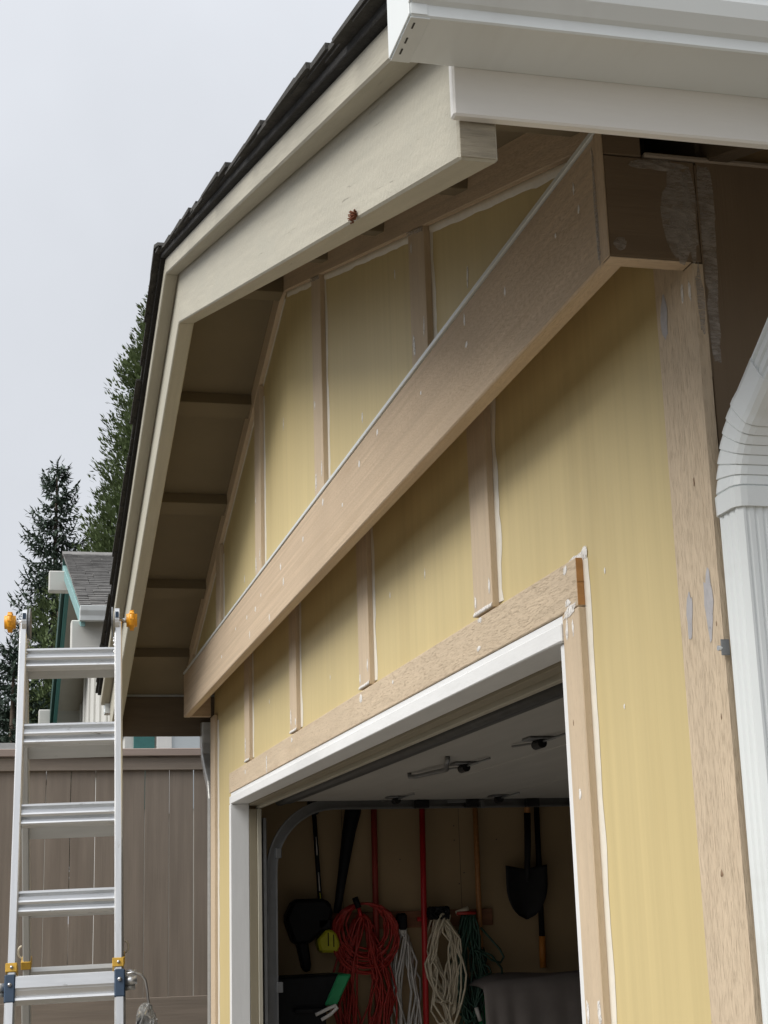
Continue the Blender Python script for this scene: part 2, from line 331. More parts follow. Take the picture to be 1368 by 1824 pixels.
for yy, zz in ((1.37, 1.98), (1.42, 1.72), (1.39, 1.66), (1.37, 1.9), (0.76, 1.9), (1.05, 1.8), (1.62, 1.9)):
    disc('nail_head', lw, 'inner_dark', (-6.329, yy, zz), 'x', 0.004, 0.003, 8)
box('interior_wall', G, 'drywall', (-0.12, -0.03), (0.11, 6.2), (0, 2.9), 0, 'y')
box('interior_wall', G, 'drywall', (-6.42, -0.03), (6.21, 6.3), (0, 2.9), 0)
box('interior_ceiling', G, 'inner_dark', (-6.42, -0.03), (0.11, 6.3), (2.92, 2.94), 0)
box('garage_floor', G, 'slab', (-6.42, -0.03), (0.03, 6.3), (0.004, 0.03), 0)

# -- lower siding panels (edges hidden under battens)
BX = [-1.272, -2.571, -3.852, -5.082]              # batten centres
edges = BX + [-5.655]
for a, b in zip(edges[:-1], edges[1:]):
    box('siding_panel', G, 'yellow_paint', (b+0.0008, a-0.0008), (0.020, 0.035), (2.10, 2.80), 0, 'z')
def grain_up(o):                                    # local X along the grain (up)
    mw = WM[o.name]; rot = Matrix.Rotation(-math.pi/2, 4, 'Y')
    o.data.transform(rot.inverted()); o.matrix_basis = mw @ rot; WM[o.name] = mw @ rot
rp = prism('siding_panel', G, 'yellow_paint', [(BX[0]-0.0008, 2.10), (-0.734, 2.10), (-0.734, 0.02), (-0.012, 0.02), (-0.012, 2.80), (BX[0]-0.0008, 2.80)], 'y', 0.020, 0.0355)
grain_up(rp); rp['label'] = 'wide yellow siding panel between door trim and corner board'
box('siding_panel', G, 'yellow_paint', (-6.41, -5.656), (0.020, 0.036), (0.02, 2.80), 0, 'z')
# -- upper siding panels
def ztop_up(x): return 3.935-SL*abs(x-XM)
uedges = [-0.012] + BX + [-6.415]
for a, b in zip(uedges[:-1], uedges[1:]):
    a -= 0.0008; b += 0.0008
    pts = [(b, 2.835), (a, 2.835), (a, ztop_up(a))]
    if b < XM < a: pts.append((XM, ztop_up(XM)))
    pts.append((b, ztop_up(b)))
    o = prism('siding_panel', G, 'yellow_paint', pts, 'y', UP, UP+0.016)
    # turn local X along the grain (up)
    mw = WM[o.name]; rot = Matrix.Rotation(-math.pi/2, 4, 'Y')
    o.data.transform(rot.inverted()); o.matrix_basis = mw @ rot; WM[o.name] = mw @ rot
# -- battens
TY = (0.0, 0.0195)
for i, x in enumerate(BX):
    w = 0.075
    box('batten', G, 'tan_board', (x-w, x+w), TY, (2.235, 2.80), 0.0015, 'z')
    bead(G, (x+w, 0.0195, 2.245), (x+w, 0.0195, 2.76), 0.026 if i else 0.03, (1, 0, 0), (0, -1, 0), rough=0.5)
    bead(G, (x-w, -0.0002, 2.236), (x+w, -0.0002, 2.236), 0.010, (0, 0, 1), (0, -1, 0), 'filler')
    yb0 = UP-0.019
    zt = ztop_up(x)-0.075-0.02
    box('batten', G, 'tan_board', (x-w, x+w), (yb0, UP), (2.868, zt+0.03), 0.0015, 'z')
    bead(G, (x+w, UP, 2.87), (x+w, UP, zt-0.02), 0.022, (1, 0, 0), (0, -1, 0), rough=0.5)
box('batten', G, 'tan_board', (-6.29, -6.14), (UP-0.019, UP), (2.868, 2.99), 0.0015, 'z')
# -- corner boards
cb = box('corner_board', G, 'tan_rough', (-0.157, 0.0), (0.0, 0.0195), (0.02, 2.6035), 0.0, 'z'); cb['label'] = 'near tan corner board with grey primer patches'
box('corner_board', G, 'tan_rough', (-0.157, -0.0375), (0.0, 0.0195), (2.6036, 2.795), 0.0, 'z')
box('corner_board', G, 'tan_board', (-6.427, -6.262), (0.0, 0.0195), (0.02, 2.604), 0.0025, 'z')
bead(G, (-6.262, 0.0195, 0.05), (-6.262, 0.0195, 2.57), 0.055, (1, 0, 0), (0, -1, 0), rough=0.3)
# -- beam (boxed band across the gable), its returns, flashing
zb, zt = 2.606, 2.848
bmn = box('band_beam', G, 'beam_tan', (-6.427, -0.0365), (-0.150, -0.112), (zb, zt), 0.003); bmn['label'] = 'long tan band beam crossing the gable'
bmn_top = box('flashing_strip', bmn, 'white_alu', (-6.427, -0.002), (-0.154, -0.118), (zt+0.0015, zt+0.0125), 0.001)
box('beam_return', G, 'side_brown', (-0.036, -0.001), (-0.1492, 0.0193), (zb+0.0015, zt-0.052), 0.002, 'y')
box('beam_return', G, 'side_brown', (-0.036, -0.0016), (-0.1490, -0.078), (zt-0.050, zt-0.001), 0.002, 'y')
box('beam_return', G, 'beam_tan', (-6.426, -6.39), (-0.1115, -0.002), (zb+0.001, zt), 0.002, 'y')
box('return_edge', G, 'beam_tan', (-0.036, -0.0012), (-0.1490, -0.0008), (zb-0.0015, zb+0.0010), 0.0015, 'y')
box('bump_soffit', G, 'tan_edge', (-6.39, -0.037), (-0.1115, 0.0185), (2.806, 2.82), 0)
mc = box('mitre_edge', G, 'beam_tan', (-0.0362, -0.0005), (-0.1515, -0.1494), (zb+0.001, zt), 0.0006, 'z')
# -- frieze boards under the soffit
fz = 3.852
slope_board('frieze_board', G, 'beam_tan', XM+0.0005, fz, -0.05, fz-SL*(-0.05-XM), (UP-0.021, UP-0.001), 0.098, 0.002)
slope_board('frieze_board', G, 'tan_board', XM-0.0005, fz, -6.40, fz-SL*(XM+6.40), (UP-0.021, UP-0.001), 0.098, 0.002)
sd = Vector((1, 0, -SL)).normalized(); sn = Vector((-SL, 0, -1)).normalized()
xs = [-3.19] + [q for q in (-2.571, -1.272)] + [-0.24]
for a, b in ((-3.19, -2.655), (-2.49, -1.355), (-1.19, -0.24)):
    bead(G, (a, UP-0.001, fz-SL*(a-XM)), (b, UP-0.001, fz-SL*(b-XM)), 0.020, sn, (0, -1, 0), rough=0.16, th=0.004)
sn2 = Vector((SL, 0, -1)).normalized()
bead(G, (-3.24, UP-0.001, fz-SL*(XM+3.24)), (-6.3, UP-0.001, fz-SL*(XM+6.3)), 0.012, sn2, (0, -1, 0), rough=0.4, th=0.003)
for x in (-2.571, -1.272):
    bead(G, (x-0.075, UP-0.020, fz-SL*(x-0.075-XM)), (x+0.075, UP-0.020, fz-SL*(x+0.075-XM)), 0.012, sn, (0, -1, 0), 'shade_primer', rough=0.4)

# -- door opening trim
xr, xl = -0.6365, -5.6865
hb = box('door_header_trim', G, 'tan_rough', (xl, xr), (0.0, 0.0195), (2.129, 2.2292), 0.002); hb['label'] = 'tan trim board over the garage door opening'
dab(G, (xr+0.0006, 0.0098, 2.179), (0, 1, 0), (0, 0, 1), 0.02, 0.0, 'raw_end')
box('trim_end_grain', hb, 'raw_end', (xr-0.0005, xr+0.0006), (0.001, 0.0185), (2.131, 2.2285), 0, 'z')
box('door_side_trim', G, 'tan_board', (-0.731, xr), (0.0, 0.0195), (0.02, 2.1275), 0.002, 'z')
bead(G, (xr, 0.0195, 0.05), (xr, 0.0195, 2.225), 0.022, (1, 0, 0), (0, -1, 0), 'caulk', rough=0.22, th=0.003)
bead(G, (xr-0.09, 0.0195, 2.2292), (xr+0.01, 0.0195, 2.2292), 0.016, (0, 0, 1), (0, -1, 0), 'filler', rough=0.5, th=0.003)
dab(G, (xr+0.006, 0.0185, 2.236), (1, 0, 0), (0, 0, 1), 0.03, 0.035, 'filler', 'caulk_bead', 0.004)
# white jambs
JY = (0.004, 0.088)
jm = box('door_jamb', G, 'white_jamb', (-0.768, -0.7335), (0.006, 0.088), (0.02, 2.070), 0.0025, 'z'); jm['label'] = 'white door jamb nearest the camera'
box('door_jamb', G, 'white_jamb', (-5.655, -5.600), (-0.006, 0.088), (0.02, 2.070), 0.0025, 'z')
hd = box('head_jamb', G, 'white_jamb', (-5.655, -0.7335), (-0.004, 0.088), (2.0715, 2.110), 0.0025)
box('head_strip', hd, 'white_jamb', (-5.655, -0.7335), (0.004, 0.018), (2.1115, 2.1275), 0.001)
# brown stops behind the white jamb
box('door_stop', G, 'brown_stop', (-5.655, -5.600), (0.089, 0.128), (0.02, 2.045), 0.002, 'z')
box('door_stop', G, 'cream_trim', (-5.655, -5.592), (0.129, 0.150), (0.02, 2.045), 0.002, 'z')
box('door_stop', G, 'brown_stop', (-0.765, -0.70), (0.089, 0.150), (0.02, 2.06), 0.002, 'z')
box('head_stop', G, 'brown_stop', (-5.655, -0.735), (0.089, 0.128), (2.062, 2.115), 0.002)
box('head_stop', G, 'cream_trim', (-5.655, -0.735), (0.129, 0.150), (2.047, 2.115), 0.002)
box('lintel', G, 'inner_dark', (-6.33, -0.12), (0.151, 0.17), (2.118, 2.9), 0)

# -- overhead door, rolled up
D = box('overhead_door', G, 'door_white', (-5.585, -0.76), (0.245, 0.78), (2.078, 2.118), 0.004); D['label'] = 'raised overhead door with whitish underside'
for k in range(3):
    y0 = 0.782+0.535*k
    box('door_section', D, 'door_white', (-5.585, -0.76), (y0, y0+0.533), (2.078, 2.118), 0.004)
tube('bottom_seal', D, 'rubber', [(-5.585, 0.243, 2.082), (-3.2, 0.243, 2.080), (-0.76, 0.243, 2.082)], 0.026, 10)
box('seal_rail', D, 'rubber', (-5.585, -0.76), (0.250, 0.300), (2.066, 2.0775), 0.003)
# lift handle and hinges
hp = [(-3.95, 0.50, 2.077), (-3.95, 0.50, 2.062), (-3.90, 0.515, 2.058), (-3.55, 0.545, 2.055), (-3.30, 0.475, 2.058), (-3.25, 0.465, 2.064), (-3.25, 0.465, 2.077)]
tube('lift_handle', D, 'galv', hp, 0.009, 8)
for hx in (-5.3, -3.50, -2.62, -1.6):
    for hy in ((0.60,) if hx > -4 else (0.779, 1.314)):
        hpar = box('hinge', D, 'galv', (hx-0.045, hx+0.045), (hy-0.045, hy+0.045), (2.068, 2.0765), 0.002)
        disc('hinge_pin', hpar, 'black_steel', (hx, hy, 2.055), 'x', 0.016, 0.07, 12)
        tube('hinge_wire', hpar, 'galv', [(hx-0.22, hy-0.02, 2.070), (hx, hy, 2.060), (hx+0.24, hy+0.03, 2.070)], 0.004, 6)
# tracks
def channel(name, path, w=0.026, d=0.055, parent=G, material='galv'):
    """C-shaped track swept along a path in a YZ plane"""
    V = []; F = []; n = len(path); c = Vector(path[0])
    prof = [(-w, -d/2), (0, -d/2), (0, d/2), (-w, d/2), (-w+0.0, d/2-0.010), (-0.004, d/2-0.004), (-0.004, -d/2+0.004), (-w, -d/2+0.010)]
    for i in range(n):
        t = (Vector(path[min(i+1, n-1)])-Vector(path[max(i-1, 0)])).normalized(); sdv = Vector((0, -t.z, t.y))
        for a, b in prof: V.append(Vector(path[i])-c+Vector((-a-w, 0, 0))*1.0+sdv*b)
    k = len(prof)
    for i in range(n-1):
        for j in range(k): F.append((i*k+j, i*k+(j+1) % k, (i+1)*k+(j+1) % k, (i+1)*k+j))
    return raw(name, V, F, material, parent, Matrix.Translation(c))
arc = [(-5.62, 0.205+0.33*(1-math.cos(a)), 1.735+0.33*math.sin(a)) for a in [R(9*q) for q in range(11)]]
tr = channel('door_track', [(-5.63, 0.205, 0.03), (-5.63, 0.205, 1.2)] + arc + [(-5.60, 1.4, 2.062), (-5.60, 2.9, 2.066)])
for zz in (0.5, 1.15, 1.80): box('track_bracket', tr, 'galv', (-5.655, -5.615), (0.225, 0.255), (zz, zz+0.05), 0.003)
for yy in (0.95, 1.22, 1.55, 1.8): box('track_bracket', tr, 'black_steel', (-5.60, -5.555), (yy, yy+0.07), (2.035, 2.076), 0.003)
box('track_hanger', tr, 'galv', (-5.572, -5.566), (1.30, 1.325), (2.03, 2.076), 0.002)
box('track_hanger', tr, 'galv', (-5.572, -5.566), (1.12, 1.30), (2.06, 2.076), 0.002)
box('track_angle', G, 'galv', (-5.655, -5.60), (0.158, 0.176), (0.03, 2.0), 0.002, 'z')

# -- side wall (faces the camera's right)
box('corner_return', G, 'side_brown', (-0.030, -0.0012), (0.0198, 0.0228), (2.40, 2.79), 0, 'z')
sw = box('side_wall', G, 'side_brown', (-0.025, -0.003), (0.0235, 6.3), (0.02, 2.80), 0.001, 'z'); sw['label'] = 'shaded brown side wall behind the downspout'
box('wall_plate_edge', G, 'plate_edge', (-0.03, 0.003), (-0.074, 6.3), (2.7975, 2.806), 0.002, 'y')
for yr_ in (0.045, 0.66, 1.27, 1.88):
    slope_board('rafter_tail', G, 'dark_timber', -0.45, 2.80+SL*0.45, 0.388, 2.80-SL*0.388, (yr_, yr_+0.04), 0.13, 0.003)
box('cavity_block', G, 'inner_dark', (-0.28, -0.25), (-0.05, 6.2), (2.78, 3.05), 0)
box('side_wall', G, 'house_white', (-6.424, -6.402), (0.0235, 6.3), (0.02, 2.9), 0, 'z')
box('rear_wall', G, 'yellow_paint', (-6.42, -0.02), (6.31, 6.36), (0.02, 2.9), 0)
prism('rear_gable', G, 'yellow_paint', [(-6.42, 2.91), (-0.02, 2.91), (XM, 3.9)], 'y', 6.31, 6.36)

# -- roof
ROOF = thing('roof', None, None, (XM, 3, 3.9)); ROOF.parent = G; ROOF.matrix_parent_inverse = WM[G.name].inverted()
YF, YB = -0.533, 6.5
DZ = 3.945                                          # underside of deck at the ridge
for s in (1, -1):
    xe = XM+s*(W/2+EV+0.02)
    zi = lambda x: DZ-SL*abs(x-XM)
    pts = [(XM, DZ), (xe, zi(xe)), (xe, zi(xe)+0.018), (XM, DZ+0.018)]
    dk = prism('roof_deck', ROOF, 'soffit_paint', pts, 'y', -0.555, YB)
    # rake board, barge trim
    xa = XM+s*(W/2+EV)
    rb = slope_board('rake_board', ROOF, 'cream_rough', XM+s*0.001, zrake(XM), xa, zrake(xa), (YF, YF+0.058), 0.242, 0.004)
    rb['label'] = 'cream rough-sawn rake board with plumb-cut end' if s > 0 else 'far cream rake board sloping down behind the ladder'
    if s > 0:
        eg = box('end_grain', rb, 'end_grain', (xa+0.0002, xa+0.0016), (YF+0.003, YF+0.055), (zrake(xa)+0.004, zrake(xa)+0.235), 0.0004)
    slope_board('barge_trim', ROOF, 'cream_trim', XM+s*0.001, zrake(XM)+0.193, XM+s*(W/2+EV+0.05), zrake(XM)+0.193-SL*(W/2+EV+0.05), (-0.584, -0.5335), 0.064, 0.004)
    slope_board('tar_edge', ROOF, 'tar_edge', XM, DZ+0.0135, XM+s*(W/2+EV+0.06), DZ+0.0135-SL*(W/2+EV+0.06), (-0.602, -0.5565), 0.018, 0.002)
    # shingle courses
    n = 27; ex = (W/2+EV+0.09)/n
    for k in range(n):
        d1 = (n-k)*ex; d0 = max(0.0, d1-2.4*ex)
        jit = random.uniform(-0.012, 0.012)
        z0 = DZ+0.030-SL*d0; z1 = DZ+0.041-SL*d1+random.uniform(-0.002, 0.003)
        th = 0.013
        cpts = [(XM+s*d0, z0), (XM+s*d1, z1), (XM+s*d1, z1+th), (XM+s*d0, z0+th*0.6)]
        prism('shingle_course', ROOF, 'shingle_dark', cpts, 'y', -0.618+jit, YB+0.03)
        if False:
            cpts = [(XM+s*(d1-ex*0.55), z1+th+SL*ex*0.55-0.001), (XM+s*(d1-0.01), z1+th-0.002+SL*0.01), (XM+s*(d1-0.012), z1+th+0.004+SL*0.012), (XM+s*(d1-ex*0.5), z1+th+0.003+SL*ex*0.5)]
            prism('shingle_tab', ROOF, 'shingle_dark', cpts, 'y', -0.622+random.uniform(-0.01, 0.012), -0.622+random.uniform(0.25, 0.4))
    # lookouts under the overhang
    for xo in (0.82, 1.58, 2.36, 3.10):
        x = XM+s*xo; zz = DZ-SL*xo
        ang = math.atan2(-s*SL, 1)
        mm = Matrix.Translation((x, (YF+0.058+UP-0.001)/2, zz-0.029)) @ Matrix.Rotation(-ang, 4, 'Y')
        bm = bmesh.new(); box_bm(bm, 0.105, -(YF+0.058)+UP-0.001, 0.054); bevel_bm(bm, 0.002)
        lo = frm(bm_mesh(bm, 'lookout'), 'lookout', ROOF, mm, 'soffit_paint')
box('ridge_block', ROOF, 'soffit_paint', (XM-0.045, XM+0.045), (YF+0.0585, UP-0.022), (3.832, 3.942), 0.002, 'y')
prism('ridge_cap', ROOF, 'shingle_dark', [(XM-0.16, DZ+0.045-SL*0.16), (XM, DZ+0.050), (XM+0.16, DZ+0.045-SL*0.16), (XM+0.15, DZ+0.058-SL*0.15), (XM, DZ+0.066), (XM-0.15, DZ+0.058-SL*0.15)], 'y', -0.628, YB+0.03)
# splinter of torn, rusty wood on the rake's lower edge
spl = []
for k in range(60):
    a = random.uniform(0, 6.28); ln = random.uniform(0.003, 0.009)
    p = Vector((-0.241+random.gauss(0, 0.008), -0.5345, 2.757+random.uniform(-0.004, 0.008)))
    spl.append([p, p+Vector((math.cos(a)*ln*0.5, -0.006, math.sin(a)*ln*0.4)), p+Vector((math.cos(a)*ln, -0.004-0.008*random.random(), math.sin(a)*ln*0.8))])
tubes('wood_splinter', ROOF, 'rust_wood', spl, 0.0013, 4)

# -- eave fascias
fa = box('fascia_board', G, 'white_wood', (0.392, 0.411), (-0.543, 6.5), (2.610, 2.765), 0.003, 'y'); fa['label'] = 'white fascia board under the near gutter'
box('fascia_board', G, 'dark_timber', (XM-W/2-EV-0.02, XM-W/2-EV-0.001), (-0.533, 6.5), (2.545, 2.775), 0.003, 'y')
# -- near gutter (K-style), with end cap
GY = -0.631
gp = [(0.4125, 2.800), (0.4125, 2.684), (0.522, 2.684), (0.524, 2.686), (0.524, 2.702), (0.531, 2.706), (0.545, 2.722), (0.551, 2.742), (0.546, 2.762), (0.552, 2.780), (0.566, 2.790), (0.566, 2.803), (0.556, 2.804), (0.556, 2.797), (0.549, 2.790)]
def gutter(name, pts, y0, y1, mirror=None, parent=G, th=0.0016):
    if mirror is not None: pts = [(mirror-(p[0]-0.4125), p[1]) for p in pts]
    V = []; F = []; n = len(pts); c = Vector((pts[0][0], y0, pts[1][1]))
    ys = [y0+(y1-y0)*q/24 for q in range(25)]
    for yy in ys:
        for p in pts: V.append(Vector((p[0], yy, p[1]))-c)
    for i in range(len(ys)-1):
        for j in range(n-1): F.append((i*n+j, i*n+j+1, (i+1)*n+j+1, (i+1)*n+j))
    o = raw(name, V, F, 'white_alu', parent, Matrix.Translation(c))
    sm = o.modifiers.new('thick', 'SOLIDIFY'); sm.thickness = th; sm.offset = 0
    return o
gu = gutter('gutter', gp, GY, 6.4); gu['label'] = 'white aluminium gutter along the near eave'
prism('end_cap', gu, 'white_alu', gp[:-3], 'y', GY-0.0035, GY-0.0008, 0.0006)
cap2 = [(0.4125, 2.6825), (0.5235, 2.6825), (0.5255, 2.703), (0.533, 2.7045)]
box('cap_flange', gu, 'white_alu', (0.4125, 0.5235), (GY-0.001, GY+0.026), (2.6812, 2.6828), 0.0005)
box('cap_flange', gu, 'white_alu', (0.5247, 0.5260), (GY-0.001, GY+0.022), (2.686, 2.702), 0.0004)
for xx in (0.44, 0.468, 0.505): box('crimp_slot', gu, 'rubber', (xx-0.007, xx+0.007), (GY+0.006, GY+0.0085), (2.6806, 2.6815), 0)
gl = gutter('gutter', gp, -0.56, 6.4, XM-W/2-EV-0.0225); gl['label'] = 'gutter on the far eave'
gl.location.z -= 0.0
# -- near downspout
def rrect(w, d, r=0.020, grooves=0):
    """rounded rectangle: w along Y, d along X(normal)"""
    P = []
    for (sx, sy, a0) in ((1, -1, -90), (1, 1, 0), (-1, 1, 90), (-1, -1, 180)):
        for q in range(4):
            a = R(a0+30*q); P.append((sx*(d/2-r)+r*math.cos(a), sy*(w/2-r)+r*math.sin(a)))
    return P
def corr(w, d, k=6, amp=0.0026):
    """corrugated rectangular section"""
    P = []; r = 0.008
    def side(p, q, nn, nx):
        for i in range(nn*4+1):
            t = i/(nn*4); ph = (t*nn) % 1.0
            o = -amp if 0.35 < ph < 0.65 else 0
            P.append((p[0]+(q[0]-p[0])*t+nx[0]*o, p[1]+(q[1]-p[1])*t+nx[1]*o))
    x, y = d/2, w/2
    side((x, -y+r), (x, y-r), k, (1, 0)); side((x-r, y), (-x+r, y), 3, (0, 1)); side((-x, y-r), (-x, -y+r), k, (-1, 0)); side((-x+r, -y), (x-r, -y), 3, (0, -1))
    return P
def sweep(name, parent, path, profs, material='white_alu', smooth=False):
    """path: list of (origin, normal-dir in XZ); section spans Y and that normal"""
    V = []; F = []; c = Vector(path[0][0]); n = len(path); k = len(profs[0])
    for (o, nv), pr in zip(path, profs):
        for a, b in pr: V.append(Vector(o)-c+Vector(nv)*a+Vector((0, 1, 0))*b)
    for i in range(n-1):
        for j in range(k): F.append((i*k+j, i*k+(j+1) % k, (i+1)*k+(j+1) % k, (i+1)*k+j))
    F.append(tuple(range(k))); F.append(tuple((n-1)*k+j for j in reversed(range(k))))
    return raw(name, V, F, material, parent, Matrix.Translation(c), smooth)
DX, DY, DW, DD = 0.051, 0.052, 0.102, 0.076
pc = corr(DW, DD)
ds = sweep('downspout', G, [((DX, DY, 0.15), (1, 0, 0)), ((DX, DY, 2.178), (1, 0, 0))], [pc, pc]); ds['label'] = 'white corrugated downspout at the near corner'
# pleated elbow
rad = 0.165; bend = R(52); path = []; profs = []
nple = 7
def tr_(a): return (Vector((DX+rad*(1-math.cos(a)), DY+0.012*a, 2.185+rad*math.sin(a))), Vector((math.cos(a), 0, -math.sin(a))))
path.append((Vector((DX, DY, 2.150)), Vector((1, 0, 0)))); profs.append(rrect(DW+0.012, DD+0.012))
path.append((Vector((DX, DY, 2.182)), Vector((1, 0, 0)))); profs.append(rrect(DW+0.012, DD+0.014))
for k in range(nple):
    a0 = bend*k/nple; a1 = bend*(k+1)/nple
    for (a, g) in ((a0+0.001, 0.004), (a0+(a1-a0)*0.08, 0.0095), (a0+(a1-a0)*0.5, 0.0085), (a0+(a1-a0)*0.97, 0.0065)):
        path.append(tr_(a)); profs.append(rrect(DW+g, DD+g))
e0, en = tr_(bend); edir = Vector((math.sin(bend), 0.05, math.cos(bend))).normalized()
path.append((e0+edir*0.004, en)); profs.append(rrect(DW+0.006, DD+0.006))
path.append((e0+edir*0.065, en)); profs.append(rrect(DW+0.006, DD+0.006))
el = sweep('elbow', ds, path, profs, smooth=False)
for k in range(1, nple):                               # crimped seam down the elbow's face
    a = bend*(k+0.5)/nple; p, nv = tr_(a)
    q = p+nv*(DD/2+0.0055)+Vector((0, 0.02, 0)); 
    mm = Matrix.Translation(q) @ Matrix.Rotation(a, 4, 'Y')
    bm = bmesh.new(); box_bm(bm, 0.002, 0.003, 0.011); frm(bm_mesh(bm, 'crimp'), 'crimp', el, mm, 'white_alu')
e1 = e0+edir*0.050; e2 = e0+edir*0.42
sweep('offset_pipe', ds, [(e1, en), (e2, en)], [pc, pc])
sweep('outlet', ds, [(e2+Vector((0.03, 0, -0.03)), (1, 0, 0)), (Vector((e2.x+0.03, e2.y, 2.69)), (1, 0, 0))], [rrect(DW, DD)]*2)
for zz in (1.936, 0.6):                               # strap ear and screw
    st = box('strap_ear', ds, 'galv', (0.010, 0.0120), (-0.011, 0.004), (zz-0.013, zz+0.013), 0.003)
    disc('screw', st, 'steel', (0.008, -0.012, zz-0.001), 'y', 0.0045, 0.006, 8)
# -- far downspout
fp = [(-6.80, 0.03, 2.62), (-6.80, 0.03, 2.50), (-6.78, 0.03, 2.42), (-6.66, 0.03, 2.32), (-6.53, 0.03, 2.24), (-6.49, 0.03, 2.16), (-6.49, 0.03, 0.8)]
V = []; F = []
prs = rrect(0.075, 0.06, 0.01); c0 = Vector(fp[0])
for i, p in enumerate(fp):
    t = (Vector(fp[min(i+1, len(fp)-1)])-Vector(fp[max(i-1, 0)])).normalized(); nv = Vector((t.z, 0, -t.x))
    for a, b in prs: V.append(Vector(p)-c0+nv*a+Vector((0, b, 0)))
k = len(prs)
for i in range(len(fp)-1):
    for j in range(k): F.append((i*k+j, i*k+(j+1) % k, (i+1)*k+(j+1) % k, (i+1)*k+j))
raw('downspout', V, F, 'alu_dull', G, Matrix.Translation(c0))['label'] = 'bent grey downspout at the far corner'

# -- filler dabs, primer patches and paint smears on the stripped trim
X3, Z3, NY = (1, 0, 0), (0, 0, 1), None
def dabs(lst, dy, material, extra=0.0):
    for (x, y, z, w, h) in lst: dab(G, (x, y+dy, z), X3, Z3, w, h, material, tilt=random.uniform(-0.12, 0.12)+extra)
dabs([(-0.042, 0, 2.018, 0.033, 0.105), (-0.117, 0, 2.013, 0.022, 0.078), (-0.126, 0, 2.55, 0.03, 0.09)], -0.0006, 'grey_primer')
dabs([(-0.046, 0, 2.567, 0.010, 0.035), (-0.016, 0, 2.562, 0.011, 0.035)], -0.0006, 'filler')
dabs([(-0.696, 0, 2.215, 0.024, 0.018), (-0.691, 0, 2.145, 0.028, 0.016), (-0.706, 0, 2.094, 0.014, 0.045), (-0.671, 0, 2.09, 0.010, 0.032), (-0.686, 0, 1.755, 0.014, 0.026),
      (-0.714, 0, 1.336, 0.014, 0.05), (-0.653, 0, 1.339, 0.020, 0.05), (-1.301, 0, 2.221, 0.034, 0.012), (-1.321, 0, 2.154, 0.03, 0.012), (-2.626, 0, 2.205, 0.045, 0.03),
      (-4.511, 0, 2.172, 0.022, 0.09), (-3.886, 0, 2.207, 0.03, 0.018), (-5.136, 0, 2.19, 0.03, 0.02), (-2.193, 0, 2.197, 0.02, 0.012), (-1.33, 0, 2.27, 0.012, 0.03), (-1.215, 0, 2.29, 0.012, 0.035),
      (-2.63, 0, 2.27, 0.018, 0.035), (-2.52, 0, 2.30, 0.015, 0.04), (-3.9, 0, 2.30, 0.02, 0.06), (-5.13, 0, 2.31, 0.025, 0.08), (-3.80, 0, 2.27, 0.02, 0.03)], -0.0006, 'filler')
dabs([(-0.682, 0, 2.127, 0.075, 0.018)], -0.0010, 'filler', 0.25)
dabs([(-0.832, -0.15, 2.755, 0.02, 0.013), (-0.839, -0.15, 2.815, 0.012, 0.03), (-1.687, -0.15, 2.815, 0.02, 0.02), (-1.916, -0.15, 2.79, 0.018, 0.02), (-2.448, -0.15, 2.815, 0.022, 0.022),
      (-3.244, -0.15, 2.775, 0.024, 0.025), (-3.188, -0.15, 2.71, 0.022, 0.03), (-3.7, -0.15, 2.76, 0.02, 0.018), (-3.844, -0.15, 2.731, 0.03, 0.02), (-4.07, -0.15, 2.739, 0.024, 0.02),
      (-4.853, -0.15, 2.698, 0.03, 0.016), (-0.551, -0.15, 2.766, 0.010, 0.02), (-0.246, -0.15, 2.754, 0.008, 0.012), (-0.142, -0.15, 2.80, 0.008, 0.025), (-0.124, -0.15, 2.75, 0.010, 0.02),
      (-1.224, -0.15, 2.773, 0.012, 0.012), (-2.156, -0.15, 2.729, 0.016, 0.016), (-3.997, -0.15, 2.654, 0.016, 0.033), (-4.397, -0.15, 2.749, 0.024, 0.014), (-2.795, -0.15, 2.775, 0.02, 0.018), (-3.505, -0.15, 2.634, 0.018, 0.03)], -0.0006, 'filler')
dabs([(-3.328, UP, 3.357, 0.014, 0.053), (-2.001, UP, 2.96, 0.012, 0.037), (-0.905, UP, 2.951, 0.012, 0.05), (-4.344, UP, 2.96, 0.014, 0.04)], -0.0006, 'filler')
dabs([(-1.492-0.0, UP-0.019, 3.2, 0.010, 0.03)], -0.0006, 'filler')
for x in BX[:3]:
    dabs([(x-0.05, UP-0.019, 2.93, 0.022, 0.06), (x+0.05, UP-0.019, 2.95, 0.010, 0.05), (x-0.045, UP-0.019, 3.20, 0.012, 0.03)], -0.0006, 'filler')
dabs([(-1.863, 0.02, 2.458, 0.008, 0.03), (-0.529, 0.02, 2.179, 0.007, 0.012), (-0.476, 0.02, 1.904, 0.006, 0.010), (-2.274, 0.02, 2.478, 0.009, 0.024), (-4.539, 0.02, 2.447, 0.014, 0.025), (-3.2, 0.02, 2.36, 0.008, 0.02)], -0.0006, 'filler')
mat('knot', (0.27, 0.17, 0.10), 0.8, 0.3, (80, 80, 80), 4)
feather('knot', (300, 300, 120), 0.30, 0.62)
for (x, z, w, h) in ((-0.06, 2.23, 0.006, 0.016), (-0.03, 1.83, 0.004, 0.012), (-0.075, 1.585, 0.009, 0.012), (-0.02, 1.98, 0.003, 0.010), (-0.70, 1.9, 0.004, 0.012)):
    dab(G, (x, -0.0005, z), X3, Z3, w, h, 'knot', 'wood_knot', 0.0006)
def sdabs(lst, material):
    for (y, z, w, h) in lst: dab(G, (-0.0004, y, z), (0, 1, 0), (0, 0, 1), w, h, material, 'primer_smear', 0.0012, random.uniform(-0.06, 0.06))
